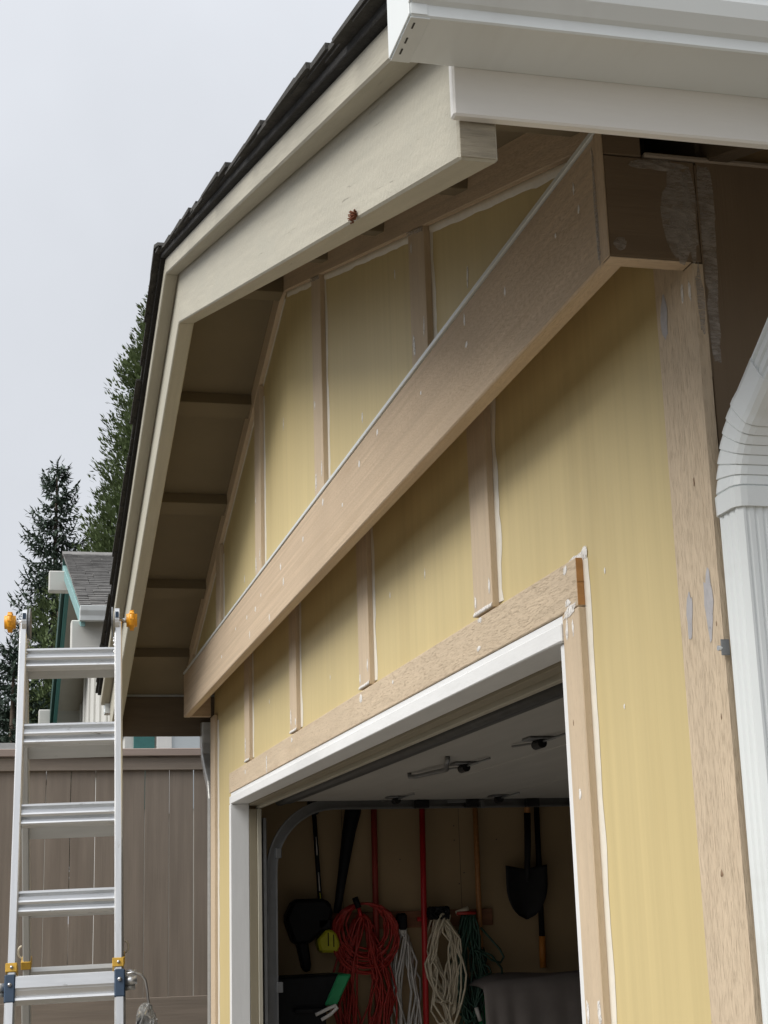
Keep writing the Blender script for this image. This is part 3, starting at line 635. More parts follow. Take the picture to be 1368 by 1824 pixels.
sdabs([(-0.020, 2.70, 0.050, 0.17), (-0.012, 2.66, 0.040, 0.10), (-0.055, 2.785, 0.11, 0.022), (-0.128, 2.63, 0.022, 0.022), (0.004, 2.70, 0.026, 0.18)], 'shade_primer')
for (y, z, w, h) in ((0.036, 2.72, 0.034, 0.16), (0.036, 2.62, 0.030, 0.16), (0.034, 2.50, 0.020, 0.14)):
    dab(G, (-0.0025, y, z), (0, 1, 0), (0, 0, 1), w, h, 'shade_primer', 'primer_smear', 0.001)
dab(G, (0.0003, 0.010, 2.535), (0, 1, 0), (0, 0, 1), 0.014, 0.12, 'shade_primer', 'primer_smear', 0.001)
for (x, z, h) in ((-0.046, 2.74, 0.20), (-0.043, 2.66, 0.10)): dab(G, (x, -0.1506, z), X3, Z3, 0.014, h, 'shade_primer', 'primer_smear', 0.001)

# ------------------------------------------------------------------ things inside the garage
XW = -6.325                                            # face of the tool wall
# tool rack board
tag(box('tool_rack', None, 'rack_wood', (-6.328, -6.305), (0.42, 1.57), (1.43, 1.52), 0.003, 'y'), 'long reddish wooden tool rack board on the garage wall', 'rack')
def cyl(name, parent, material, a, b, r, seg=10): return tube(name, parent, material, [a, b], r, seg)
# string trimmer
T = thing('string_trimmer', 'black string trimmer with yellow guard hanging upside on garage wall', 'trimmer', (-6.24, 0.58, 1.3))
cyl('shaft', T, 'black_plastic', (-6.25, 0.545, 2.12), (-6.25, 0.582, 1.45), 0.013)
for zz, ll in ((1.93, 0.10), (1.74, 0.10), (1.63, 0.06)):
    yy = 0.545+(2.12-zz)/0.67*0.037
    cyl('lettered_band', T, 'lime_plastic' if zz < 1.7 else 'white_cord', (-6.2365, yy-0.001, zz), (-6.2365, yy+0.004, zz-ll), 0.0035, 6)
box('grip', T, 'black_plastic', (-6.275, -6.225), (0.515, 0.573), (2.05, 2.135), 0.008)
prism('guard', T, 'lime_plastic', [(0.545, 1.385), (0.60, 1.44), (0.645, 1.425), (0.67, 1.36), (0.655, 1.315), (0.56, 1.318)], 'x', -6.29, -6.19, 0.012)
box('trimmer_head', T, 'black_plastic', (-6.28, -6.20), (0.545, 0.63), (1.43, 1.50), 0.015)
box('guard_rib', T, 'black_plastic', (-6.19, -6.187), (0.600, 0.606), (1.35, 1.42), 0.001)
box('guard_rib', T, 'black_plastic', (-6.19, -6.187), (0.630, 0.636), (1.345, 1.41), 0.001)
# blower behind the trimmer
B = thing('leaf_blower', 'dark leaf blower hanging left of the yellow trimmer guard', 'blower', (-6.26, 0.45, 1.25))
prism('body', B, 'black_plastic', [(0.37, 1.50), (0.42, 1.60), (0.60, 1.60), (0.64, 1.55), (0.62, 1.46), (0.50, 1.36), (0.42, 1.36)], 'x', -6.30, -6.20, 0.02)
prism('nozzle', B, 'black_plastic', [(0.43, 1.40), (0.50, 1.38), (0.515, 1.24), (0.50, 1.215), (0.47, 1.23)], 'x', -6.285, -6.215, 0.012)
# black tapered pole leaning left
P = thing('black_pole_tool', 'thick black pole tool hanging at a slant behind the red cord', 'pole', (-6.27, 0.66, 1.5))
tube('shaft', P, 'black_plastic', [(-6.26, 0.785, 2.16), (-6.26, 0.77, 2.06), (-6.26, 0.745, 1.95), (-6.26, 0.70, 1.70), (-6.26, 0.668, 1.52)], [0.046, 0.046, 0.038, 0.026, 0.020], 12)
cyl('collar', P, 'orange_grip', (-6.26, 0.789, 2.20), (-6.26, 0.785, 2.155), 0.046, 12)
# red handles
r1 = thing('garden_tool', 'dull red tool handle hanging above the red cord coil', 'tool', (-6.29, 0.895, 0.5))
cyl('handle', r1, 'red_faded', (-6.29, 0.90, 2.4), (-6.29, 0.890, 1.0), 0.017)
cyl('ferrule', r1, 'black_steel', (-6.29, 0.890, 1.0), (-6.29, 0.889, 0.85), 0.021)
r2 = thing('garden_tool', 'bright red tool handle standing beside the cream cord', 'tool', (-6.24, 1.14, 0.1))
cyl('handle', r2, 'red_paint', (-6.24, 1.168, 2.4), (-6.24, 1.141, 0.6), 0.0165)
disc('hanger_knob', r2, 'red_paint', (-6.24, 1.125, 1.475), 'y', 0.012, 0.02, 10)
prism('blade', r2, 'black_steel', [(1.03, 0.15), (1.25, 0.15), (1.25, 0.32), (1.16, 0.6), (1.12, 0.6), (1.03, 0.32)], 'x', -6.245, -6.235)
r3 = thing('garden_tool', 'brown wooden tool handle hanging right of the green cord', 'tool', (-6.27, 1.48, 0.5))
cyl('handle', r3, 'wood_handle', (-6.27, 1.485, 2.4), (-6.27, 1.478, 1.0), 0.0155)
cyl('socket', r3, 'green_plastic', (-6.27, 1.478, 1.06), (-6.27, 1.476, 0.86), 0.024)
# shovel
S_ = thing('shovel', 'black round-point shovel hanging blade down on garage wall', 'shovel', (-6.25, 1.76, 1.45))
cyl('handle', S_, 'wood_handle', (-6.25, 1.80, 2.75), (-6.25, 1.785, 2.02), 0.0175)
tube('socket', S_, 'black_steel', [(-6.25, 1.786, 2.04), (-6.25, 1.779, 1.86), (-6.245, 1.768, 1.74), (-6.24, 1.764, 1.66)], [0.020, 0.020, 0.017, 0.010], 10)
def shovel_blade():
    V = []; F = []; nu, nv = 13, 15
    for j in range(nv):
        t = j/(nv-1); z = 1.752-0.298*t
        hw = 0.123*(1-max(0, (t-0.30)/0.70)**2.3)**0.62 if t > 0.30 else 0.123
        hw = max(hw, 0.004)
        for i in range(nu):
            u = -1+2*i/(nu-1)
            zz = z-0.022*(1-abs(u))*max(0, 1-t*5)+(0.0)
            V.append(Vector((0.022*(u*u)-0.03*t*t+0.012*(1-abs(u))*max(0, 1-t*2.2), u*hw, zz-1.6)))
    for j in range(nv-1):
        for i in range(nu-1): F.append((j*nu+i, j*nu+i+1, (j+1)*nu+i+1, (j+1)*nu+i))
    o = raw('blade', V, F, 'black_steel', S_, Matrix.Translation((-6.25, 1.757, 1.6)), True)
    q = o.modifiers.new('thick', 'SOLIDIFY'); q.thickness = 0.003
shovel_blade()
# second pole with orange grip
P2 = thing('pole_tool', 'thin black pole with orange grip hanging behind the shovel', 'pole', (-6.29, 1.845, 1.2))
cyl('shaft', P2, 'black_plastic', (-6.29, 1.858, 2.16), (-6.29, 1.850, 1.36), 0.0165)
cyl('grip', P2, 'orange_grip', (-6.29, 1.850, 1.36), (-6.29, 1.846, 1.19), 0.0185)
disc('hanger', P2, 'steel', (-6.29, 1.856, 2.165), 'x', 0.018, 0.01, 10)

# hanging cords: long loops from a peg
def loops(n, yc, ztop, zlen, half, x0, seedv, wob=0.02, pts=26, topw=0.35):
    rnd = random.Random(seedv); out = []
    for k in range(n):
        h = half*rnd.uniform(0.35, 1.0); L_ = zlen*rnd.uniform(0.72, 1.0); dx = rnd.uniform(0, 0.07); sk = rnd.uniform(-0.35, 0.35)*half
        ph = rnd.uniform(0, 6.28); p = []
        for i in range(pts+1):
            a = 2*math.pi*i/pts+math.pi/2; s = math.sin(a); c = math.cos(a)
            t = (1-s)/2                                  # 0 top .. 1 bottom
            wdt = h*(topw+(1-topw)*math.sin(math.pi*min(1, t*0.95)))**0.9
            p.append((x0+dx+0.012*math.sin(3*a+ph), yc+c*wdt+sk*t+wob*noise.noise(Vector((seedv+k*3.1, t*4+c, 0))), ztop-L_*t+0.01*math.sin(2*a+ph)))
        out.append(p)
    return out
rc = thing('extension_cord', 'red extension cord coil hanging in long loops', 'cord', (-6.24, 0.79, 0.9), 'cords hung on the tool rack')
big = []
rnd = random.Random(3)
for k in range(15):
    rr = rnd.uniform(0.11, 0.185); oy = rnd.uniform(-0.02, 0.02)
    big.append([(-6.25+0.05*rnd.random()+0.01*math.sin(a*2), 0.815+oy+rr*math.cos(a), 1.38+0.0*rr+rr*1.02*math.sin(a)+0.185-rr) for a in [2*math.pi*q/28+0.3*k for q in range(30)]])
tubes('coil', rc, 'red_cord', big, 0.0058, 5)
tubes('hanging_loops', rc, 'red_cord', loops(20, 0.80, 1.50, 0.95, 0.19, -6.27, 11, 0.05), 0.0058, 5)
cyl('plug', rc, 'black_plastic', (-6.19, 0.755, 1.60), (-6.19, 0.775, 1.545), 0.017)
cyl('plug_tip', rc, 'red_paint', (-6.19, 0.775, 1.545), (-6.19, 0.785, 1.50), 0.010)
wc = thing('extension_cord', 'white extension cord hanging between red coil and red handle', 'cord', (-6.27, 1.03, 0.8), 'cords hung on the tool rack')
tubes('hanging_loops', wc, 'white_cord', loops(8, 1.045, 1.44, 0.95, 0.085, -6.29, 21, 0.05, topw=0.1), 0.006, 5)
cyl('plug', wc, 'white_cord', (-6.25, 1.02, 1.45), (-6.25, 1.03, 1.40), 0.016)
box('rack_peg', wc, 'black_plastic', (-6.30, -6.22), (1.005, 1.055), (1.42, 1.51), 0.012)
cc = thing('extension_cord', 'cream extension cord hanging right of the bright red handle', 'cord', (-6.22, 1.24, 0.9), 'cords hung on the tool rack')
tubes('hanging_loops', cc, 'cream_cord', loops(16, 1.25, 1.51, 0.62, 0.105, -6.26, 31, 0.05), 0.0062, 5)
tubes('wrap', cc, 'black_plastic', [[(-6.20+0.02*math.cos(a), 1.225+0.055*math.cos(a*1.0+k), 1.505+0.03*math.sin(a*2+k)) for a in [2*math.pi*q/16 for q in range(17)]] for k in range(6)], 0.008, 5)
cyl('plug', cc, 'cream_cord', (-6.21, 1.33, 1.50), (-6.21, 1.40, 1.525), 0.013)
gc = thing('extension_cord', 'dark green extension cord tangle with stray loops at right', 'cord', (-6.24, 1.42, 0.9), 'cords hung on the tool rack')
tubes('hanging_loops', gc, 'green_cord', loops(18, 1.40, 1.49, 0.70, 0.085, -6.28, 41, 0.06), 0.0062, 5)
tubes('stray_loops', gc, 'green_cord', [[(-6.22, 1.47, 1.42), (-6.21, 1.52, 1.36), (-6.2, 1.57, 1.30), (-6.2, 1.59, 1.26), (-6.2, 1.57, 1.23), (-6.2, 1.52, 1.245), (-6.2, 1.46, 1.29), (-6.2, 1.42, 1.30)],
    [(-6.22, 1.45, 1.30), (-6.2, 1.52, 1.27), (-6.2, 1.575, 1.20), (-6.2, 1.58, 1.13), (-6.2, 1.56, 1.06), (-6.2, 1.52, 1.02)],
    [(-6.22, 1.45, 1.24), (-6.2, 1.50, 1.21), (-6.2, 1.515, 1.18), (-6.2, 1.48, 1.165), (-6.2, 1.44, 1.15)]], 0.0062, 5)
cyl('plug', gc, 'white_cord', (-6.20, 1.42, 1.00), (-6.20, 1.44, 0.93), 0.012)
cyl('red_tie', gc, 'red_cord', (-6.20, 1.33, 1.50), (-6.20, 1.44, 1.50), 0.010)
# black tub with green rim (lower left of the opening)
tb = thing('yard_tub', 'black tub with green side standing inside the door at left', 'tub', (-5.98, 0.45, 0.05))
prism('tub_body', tb, 'black_plastic', [(0.22, 0.05), (0.50, 0.05), (0.54, 1.06), (0.612, 1.214), (0.22, 1.206)], 'x', -6.2, -5.95, 0.01)
prism('green_edge', tb, 'green_plastic', [(0.525, 1.06), (0.59, 1.06), (0.672, 1.212), (0.60, 1.212)], 'x', -6.2, -5.93, 0.008)
tube('bag_handle', tb, 'white_cord', [(-5.90, 0.47, 1.02), (-5.90, 0.53, 1.045), (-5.90, 0.575, 1.062), (-5.90, 0.585, 1.05), (-5.90, 0.55, 1.02), (-5.90, 0.50, 0.995)], 0.009, 8)
box('tub_lip', tb, 'black_plastic', (-5.95, -5.91), (0.36, 0.55), (1.03, 1.055), 0.008)
# grey draped shape (covered furniture), lower right of the opening
def draped():
    V = []; F = []; nu, nv = 60, 30
    for j in range(nv):
        t = j/(nv-1)
        for i in range(nu):
            u = i/(nu-1); y = 1.40+0.95*u
            edge = math.exp(-((u)/0.07)**2)+0.0
            zt_ = 1.155-0.045*math.exp(-u/0.05)+0.01*math.sin(u*3)
            if t < 0.25:
                q = t/0.25; x = -6.28+0.30*q; z = zt_-0.010*q*q+0.008*math.sin(9*u+3*q)
            else:
                q = (t-0.25)/0.75; fold = 0.018*math.sin(u*52+2*math.sin(u*9))*min(1, q*1.6)*(0.4+0.6*math.exp(-((u-0.15)/0.25)**2))
                x = -5.98+0.05*math.sin(q*1.6)+fold; z = zt_-0.010-0.95*q
            V.append(Vector((x+6.1, y-1.8, z-0.6)))
    for j in range(nv-1):
        for i in range(nu-1): F.append((j*nu+i, j*nu+i+1, (j+1)*nu+i+1, (j+1)*nu+i))
    b0 = nu*nv
    o = raw('covered_chair', V, F, 'grey_cloth', None, Matrix.Translation((-6.1, 1.8, 0.6)), True)
    q = o.modifiers.new('thick', 'SOLIDIFY'); q.thickness = 0.006
    tag(o, 'grey cloth cover draped over furniture inside the garage', 'cover')
draped()

# ------------------------------------------------------------------ fence
FN = thing('fence', 'brown board fence with capped top rail behind the ladder', 'fence', (-8, -1, 0.72))
y = -5.3; k = 0
while y < 4.2:
    w = 0.1535+random.uniform(-0.001, 0.001); gp_ = random.choice((0.0035, 0.006, 0.0075))
    b0 = box('board', FN, 'fence_brown', (-8.008-random.uniform(0, .003), -7.988), (y, y+w), (0.74, 2.48), 0.002, 'z')
    y += w+gp_; k += 1
box('top_rail', FN, 'fence_brown', (-7.987, -7.962), (-5.3, 4.2), (2.452, 2.535), 0.003, 'y')
box('cap_rail', FN, 'fence_cap', (-8.06, -7.935), (-5.3, 4.2), (2.541, 2.59), 0.004, 'y')
box('kick_board', FN, 'fence_brown', (-7.987, -7.962), (-5.3, 4.2), (0.735, 1.035), 0.003, 'y')
for yy in (-4.9, -2.6, -0.2, 2.1):
    box('post', FN, 'fence_brown', (-8.11, -8.015), (yy, yy+0.09), (0.72, 2.53), 0.003, 'z')

# ------------------------------------------------------------------ ladder (multi-position, set up as an A)
LT = Matrix.Translation((-3.515, -0.894, 2.608)) @ Matrix.Rotation(R(0.96), 4, 'X') @ Matrix.Rotation(R(-4.6), 4, 'Z')
LAD = thing('ladder', 'aluminium multi-position ladder set up as an A with yellow hinge knobs', 'ladder', (-3.515, -0.894, 0))
KL = 0.30; LEN = 2.74                                  # lean, leg length
def lframe(sgn):
    """frame whose -Z runs down the leg; sgn +1 = leg toward the camera"""
    return LT @ Matrix.Rotation(-sgn*math.atan(KL), 4, 'Y')
def lbox(name, parent, fr, material, x, y, z, bev=0.002, grain='z'):
    c = Vector(((x[0]+x[1])/2, (y[0]+y[1])/2, (z[0]+z[1])/2)); s = (x[1]-x[0], y[1]-y[0], z[1]-z[0]); bm = bmesh.new()
    if grain == 'z': rot = Matrix.Rotation(-math.pi/2, 4, 'Y'); d = (s[2], s[1], s[0])
    elif grain == 'y': rot = Matrix.Rotation(math.pi/2, 4, 'Z'); d = (s[1], s[0], s[2])
    else: rot = Matrix.Identity(4); d = s
    box_bm(bm, *d); bevel_bm(bm, min(bev, min(d)*0.3))
    return frm(bm_mesh(bm, name), name, parent, fr @ Matrix.Translation(c) @ rot, material)
def lprism(name, parent, fr, material, pts, y0, y1):
    """rung: profile in leg frame (x, z) extruded along y"""
    n = len(pts); V = [Vector((p[0], t, p[1])) for t in (y0, y1) for p in pts]
    F = [tuple(range(n)), tuple(range(2*n-1, n-1, -1))]+[(i, (i+1) % n, n+(i+1) % n, n+i) for i in range(n)]
    bm = bmesh.new(); vv = [bm.verts.new(q) for q in V]
    for q in F: bm.faces.new([vv[i] for i in q])
    c = sum(V, Vector())/len(V)
    me = bm_mesh(bm, name); rot = Matrix.Rotation(math.pi/2, 4, 'Z')
    me.transform(Matrix.Translation(-c)); me.transform(rot.inverted())
    return frm(me, name, parent, fr @ Matrix.Translation(c) @ rot, material)
def rung_prof(z, s=1.0):                               # ribbed D-shaped rung, ribs toward +x (outside)
    o = 0.016
    p = [(-o, 0.0), (o*0.9, 0.004), (o*1.25, 0.0), (o*1.25, -0.006), (o*0.15, -0.012), (o*0.15, -0.025), (o*1.2, -0.030), (o*1.45, -0.037), (o*1.2, -0.044), (o*0.1, -0.049), (o*0.1, -0.057), (o*1.1, -0.062), (o*1.2, -0.068), (o*0.9, -0.073), (-o, -0.073)]
    return [(a*s, z+b) for a, b in p]
HW = 0.172                                             # half spacing of rails
# zone: inner rails from the hinge to the bottom; outer sleeves from z=-1.27 down
for sgn, mt in ((1, 'alu'), (-1, 'alu_dull')):
    fr = lframe(sgn)
    for sd_ in (-1, 1):
        y0 = sd_*HW
        rail = lbox('rail', LAD, fr, mt, (-0.030, 0.030), (y0-0.0135, y0+0.0135), (-1.62, -0.012), 0.004)
        outer = lbox('outer_rail', LAD, fr, mt, (-0.036, 0.036), (y0+sd_*0.004-0.0155, y0+sd_*0.004+0.0155), (-LEN+0.03, -1.345), 0.004)
        lbox('foot', outer, fr, 'rubber', (-0.04, 0.04), (y0+sd_*0.004-0.022, y0+sd_*0.004+0.022), (-LEN, -LEN+0.032), 0.005)
        lbox('lock_plate', rail, fr, 'brass_yellow', (-0.036, 0.034), (y0-0.020, y0+0.0175), (-1.292, -1.262), 0.002)
        if sgn > 0:
            br = lbox('blue_bracket', outer, fr, 'navy_steel', (-0.034, 0.0385), (y0+sd_*0.004-0.0175, y0+sd_*0.004+0.0175), (-1.392, -1.300), 0.004)
            disc_m = fr @ Matrix.Translation((0.0395, y0+sd_*0.004, -1.335)) @ Matrix.Rotation(math.pi/2, 4, 'Y')
            bm = bmesh.new(); bmesh.ops.create_uvsphere(bm, u_segments=12, v_segments=8, radius=0.0075); frm(bm_mesh(bm, 'rivet'), 'rivet', br, disc_m, 'steel', True)
            rv = fr @ Matrix.Translation((0.035, y0, -1.277)); bm = bmesh.new(); bmesh.ops.create_uvsphere(bm, u_segments=10, v_segments=6, radius=0.006); frm(bm_mesh(bm, 'rivet'), 'rivet', rail, rv, 'steel', True)
        # stub tubes sticking out sideways (lock pins)
        ym = y0+sd_*0.020
        p0 = fr @ Vector((0.010, ym, -1.335)); p1 = fr @ Vector((0.010, ym+sd_*0.040, -1.333))
        tube('lock_pin', outer, 'alu', [p0, p1], 0.0135, 12)
        p0 = fr @ Vector((-0.008, ym, -1.352)); p1 = fr @ Vector((-0.008, ym+sd_*0.034, -1.350))
        tube('lock_pin', outer, 'alu_dull', [p0, p1], 0.010, 10)
        if sgn < 0:
            ring = [fr @ Vector((0.0, y0+sd_*0.018+sd_*0.013*math.sin(a), -1.235-0.022*math.cos(a))) for a in [math.pi*q/10 for q in range(11)]]
            tube('lock_spring', rail, 'cream_cord', ring, 0.004, 6)
    zz = [-0.118, -0.415, -0.715, -1.022] if sgn > 0 else [-0.136, -0.434, -0.734, -1.030]
    for z in zz:
        lprism('rung', LAD, fr, mt, [(a*sgn if sgn < 0 else a, b) for a, b in rung_prof(z)], -HW+0.0125, HW-0.0125)
    # top rung of the outer section: wide flat step
    lprism('outer_rung', LAD, fr, mt, [(sgn*a, b) for a, b in ((-0.02, -1.305), (0.030, -1.305), (0.034, -1.310), (0.034, -1.345), (0.026, -1.352), (0.018, -1.368), (0.030, -1.376), (0.032, -1.384), (-0.02, -1.388))], -HW-0.002, HW+0.002)
    for q in (1, 2, 3, 4):
        z = -1.345-0.30*q+0.02
        lprism('outer_rung', LAD, fr, mt, [(sgn*a, b) for a, b in rung_prof(z)], -HW+0.010, HW-0.010)
    for z, sdx in ((-0.062, 1),):
        for sd_ in (-1, 1):
            for q in range(4):
                rm = fr @ Matrix.Translation((sgn*0.020*(q % 2), sd_*(HW-0.0145), -0.07-0.022*q)); bm = bmesh.new(); bmesh.ops.create_uvsphere(bm, u_segments=8, v_segments=6, radius=0.0055); frm(bm_mesh(bm, 'rivet'), 'rivet', LAD, rm, 'steel', True)
for sd_ in (-1, 1):                                    # hinges and knobs
    hm = LT @ Matrix.Translation((0, sd_*(HW-0.022), -0.005)) @ Matrix.Rotation(math.pi/2, 4, 'X')
    bm = bmesh.new(); bmesh.ops.create_cone(bm, cap_ends=True, segments=28, radius1=0.058, radius2=0.058, depth=0.006)
    hg = frm(bm_mesh(bm, 'hinge_disc'), 'hinge_disc', LAD, hm, 'galv')
    hm2 = LT @ Matrix.Translation((0, sd_*(HW-0.004), -0.002)) @ Matrix.Rotation(math.pi/2, 4, 'X')
    bm = bmesh.new(); bmesh.ops.create_cone(bm, cap_ends=True, segments=28, radius1=0.050, radius2=0.050, depth=0.017)
    frm(bm_mesh(bm, 'hinge_plate'), 'hinge_plate', hg, hm2, 'alu')
    bm = bmesh.new(); box_bm(bm, 0.010, 0.012, 0.022); frm(bm_mesh(bm, 'hinge_pawl'), 'hinge_pawl', hg, LT @ Matrix.Translation((0.047, sd_*(HW-0.004), 0.016)), 'navy_steel')
    tube('knob_shaft', hg, 'steel', [LT @ Vector((0, sd_*(HW+0.004), 0.002)), LT @ Vector((0, sd_*(HW+0.045), 0.002))], 0.009, 10)
    km = LT @ Matrix.Translation((0, sd_*(HW+0.050), 0.002)) @ Matrix.Rotation(math.pi/2, 4, 'X')
    bm = bmesh.new(); bmesh.ops.create_cone(bm, cap_ends=True, segments=26, radius1=0.037, radius2=0.037, depth=0.040)
    bmesh.ops.bevel(bm, geom=[e for e in bm.edges if abs(e.verts[0].co.z-e.verts[1].co.z) < 1e-4 and len(e.link_faces) == 2], offset=0.012, segments=3, affect='EDGES')
    kn = frm(bm_mesh(bm, 'knob'), 'knob', LAD, km, 'yellow_plastic', True); kn['label'] = 'yellow hinge knob'
    for q in range(10):
        a = 2*math.pi*q/10; bm = bmesh.new(); box_bm(bm, 0.0022, 0.005, 0.016)
        frm(bm_mesh(bm, 'knob_rib'), 'knob_rib', kn, km @ Matrix.Rotation(a, 4, 'Z') @ Matrix.Translation((0.0375, 0, 0)), 'yellow_plastic')
# bag of hardware hung on the ladder
HB = thing('hanging_bag', 'clear plastic bag of hardware hung from the ladder by a wire hook', 'bag', (-3.62, -0.60, 1.10))
tube('wire_hook', HB, 'steel', [(-3.62, -0.665, 1.340), (-3.62, -0.640, 1.345), (-3.62, -0.615, 1.335), (-3.62, -0.600, 1.315), (-3.62, -0.593, 1.28), (-3.62, -0.588, 1.24), (-3.62, -0.590, 1.20)], 0.0045, 8)
def crumple(name, parent, material, c, s, seedv, sub=4, amp=0.25):
    bm = bmesh.new(); bmesh.ops.create_icosphere(bm, subdivisions=sub, radius=1.0)
    for v in bm.verts:
        d = 1+amp*(noise.noise(v.co*2.3+Vector((seedv, 0, 0)))+0.6*abs(noise.noise(v.co*5+Vector((0, seedv, 0)))))
        v.co = Vector((v.co.x*s[0]*d, v.co.y*s[1]*d, v.co.z*s[2]*d))
    return frm(bm_mesh(bm, name), name, parent, Matrix.Translation(c), material, False)
crumple('plastic_skin', HB, 'clear_plastic', (-3.62, -0.597, 1.155), (0.03, 0.037, 0.075), 4.0, 3, 0.35)
crumple('contents', HB, 'black_plastic', (-3.61, -0.607, 1.165), (0.016, 0.024, 0.030), 9.0, 2)
crumple('contents', HB, 'red_paint', (-3.61, -0.585, 1.110), (0.018, 0.022, 0.025), 12.0, 2)

# ------------------------------------------------------------------ neighbour's house (beyond the fence)
H = thing('neighbour_house', 'white gabled house with grey shingle roof and green trim behind fence', 'house', (-19.5, 6, 0.7))
nxa, nxm, nxf = -13.84, -19.65, -25.2                   # near eave, ridge, far eave
zea, zri = 4.63, 6.52
yrk, ywl, yend = -0.376, 0.11, 14.0
nsl = (zri-zea)/(nxa-nxm)
box('gable_wall', H, 'house_white', (nxf+0.6, nxa-0.45), (ywl, ywl+0.15), (0.7, zea+0.05), 0)
prism('gable_wall', H, 'house_white', [(nxf+0.6, zea+0.051), (nxa-0.45, zea+0.051), (nxm, zri-0.12)], 'y', ywl, ywl+0.15)
box('side_wall', H, 'house_cream', (nxa-0.60, nxa-0.45), (ywl+0.151, yend), (0.7, zea), 0, 'y')
for i, yy in enumerate((0.35, 0.62, 0.85, 1.1)):       # battens and teal strips on the gable wall
    pass
for xx in (-17.2, -18.6, -20.0, -21.4, -22.8, -24.0):
    box('wall_batten', H, 'house_white', (xx-0.09, xx+0.09), (ywl-0.03, ywl-0.001), (0.8, zea-0.02+max(0, (1-abs(xx-nxm)/5.6))*1.6), 0.004, 'z')
for z0 in (3.55,):
    box('belt_trim', H, 'pale_teal', (nxf+0.6, nxa-0.46), (ywl-0.05, ywl-0.031), (z0, z0+0.09), 0.004)
    box('belt_board', H, 'house_white', (nxf+0.6, nxa-0.46), (ywl-0.045, ywl-0.0305), (z0-0.16, z0-0.002), 0.004)
# windows of the side wall seen under the garage eave
for (y0, y1, mt) in ((0.20, 0.42, 'teal_trim'),):
    box('shutter', H, mt, (nxa-0.449, nxa-0.42), (y0, y1), (2.6, 3.6), 0.004)
wdw = box('window', H, 'glass', (nxa-0.449, nxa-0.435), (0.52, 0.9), (2.6, 3.55), 0.002)
box('frame', wdw, 'white_wood', (nxa-0.448, nxa-0.41), (0.44, 0.60), (2.55, 3.62), 0.004, 'z')
# near slope (shingles) and far slope
def nroof(x): return zri-nsl*abs(x-nxm)
prism('roof_deck', H, 'house_cream', [(nxm, zri-0.03), (nxa, nroof(nxa)-0.03), (nxa, nroof(nxa)-0.07), (nxm, zri-0.09)], 'y', yrk+0.03, yend+0.4)
prism('roof_deck', H, 'house_cream', [(nxm, zri-0.03), (nxm, zri-0.09), (nxf, nroof(nxf)-0.09), (nxf, nroof(nxf)-0.03)], 'y', yrk+0.03, yend+0.4)
prism('far_shingles', H, 'shingle_grey', [(nxm, zri+0.0), (nxm, zri-0.028), (nxf, nroof(nxf)-0.028), (nxf, nroof(nxf))], 'y', yrk, yend+0.4)
slope_board('rake_fascia', H, 'pale_teal', nxm+0.01, zri-0.30, nxa, nroof(nxa)-0.18, (yrk-0.02, yrk+0.03), 0.15, 0.004)
slope_board('rake_fascia', H, 'dark_green_trim', nxm-0.01, zri-0.36, nxf, nroof(nxf)-0.36, (yrk-0.02, yrk+0.03), 0.32, 0.004)
slope_board('rake_fascia', H, 'teal_trim', nxm-0.01, zri-0.42, nxf, nroof(nxf)-0.42, (yrk+0.031, yrk+0.09), 0.30, 0.004)
# individual shingles: rows up the slope
n_rows = 30; ex = (nxa-nxm)/n_rows; rnd = random.Random(5); cnt = 0; extra = []
meshes = {}
def shingle_mesh(wq):
    if wq in meshes: return meshes[wq]
    bm = bmesh.new(); box_bm(bm, ex*1.25, wq-0.008, 0.030); me = bm_mesh(bm, 'shingle'); me.materials.append(MATS['shingle_grey']); meshes[wq] = me; return me
ang = math.atan(nsl)
sh_shift = 0
for r_ in range(n_rows):
    xq = nxa-ex*(r_+0.5); y = yrk-0.02; first = rnd.choice((0.12, 0.2, 0.28))
    while y < 4.0:
        wq = first or rnd.choice((0.22, 0.30, 0.38)); first = None; zq = nroof(xq)+0.006+rnd.choice((0, 0, 0.009))
        y0 = max(y, yrk-0.025)
        mm = Matrix.Translation((xq, y+wq/2, zq)) @ Matrix.Rotation(ang-0.09, 4, 'Y')
        if True:
            if y < 1.9 and cnt < 290:
                frm(shingle_mesh(wq), 'shingle', H, mm, None); cnt += 1
            else: extra.append((mm, wq))
        y += wq
V = []; F = []
for mm, wq in extra:
    b0 = len(V)
    for sx in (-1, 1):
        for sy in (-1, 1):
            for sz in (-1, 1): V.append(mm @ Vector((sx*ex*0.625, sy*(wq-0.006)/2, sz*0.015)))
    F += [tuple(b0+i for i in q) for q in ((0, 1, 3, 2), (4, 6, 7, 5), (0, 4, 5, 1), (2, 3, 7, 6), (1, 5, 7, 3), (0, 2, 6, 4))]
o = raw('shingle_field', V, F, 'shingle_grey', H); o['kind'] = 'stuff'
prism('roof_felt', H, 'shingle_dark', [(nxm, zri-0.002), (nxa, nroof(nxa)-0.002), (nxa, nroof(nxa)-0.028), (nxm, zri-0.028)], 'y', yrk-0.005, yend+0.4)
prism('ridge_cap', H, 'shingle_grey', [(nxm-0.2, zri-nsl*0.2+0.01), (nxm, zri+0.03), (nxm+0.2, zri-nsl*0.2+0.02), (nxm+0.19, zri-nsl*0.19+0.045), (nxm, zri+0.06), (nxm-0.19, zri-nsl*0.19+0.04)], 'y', yrk-0.03, yend+0.4)
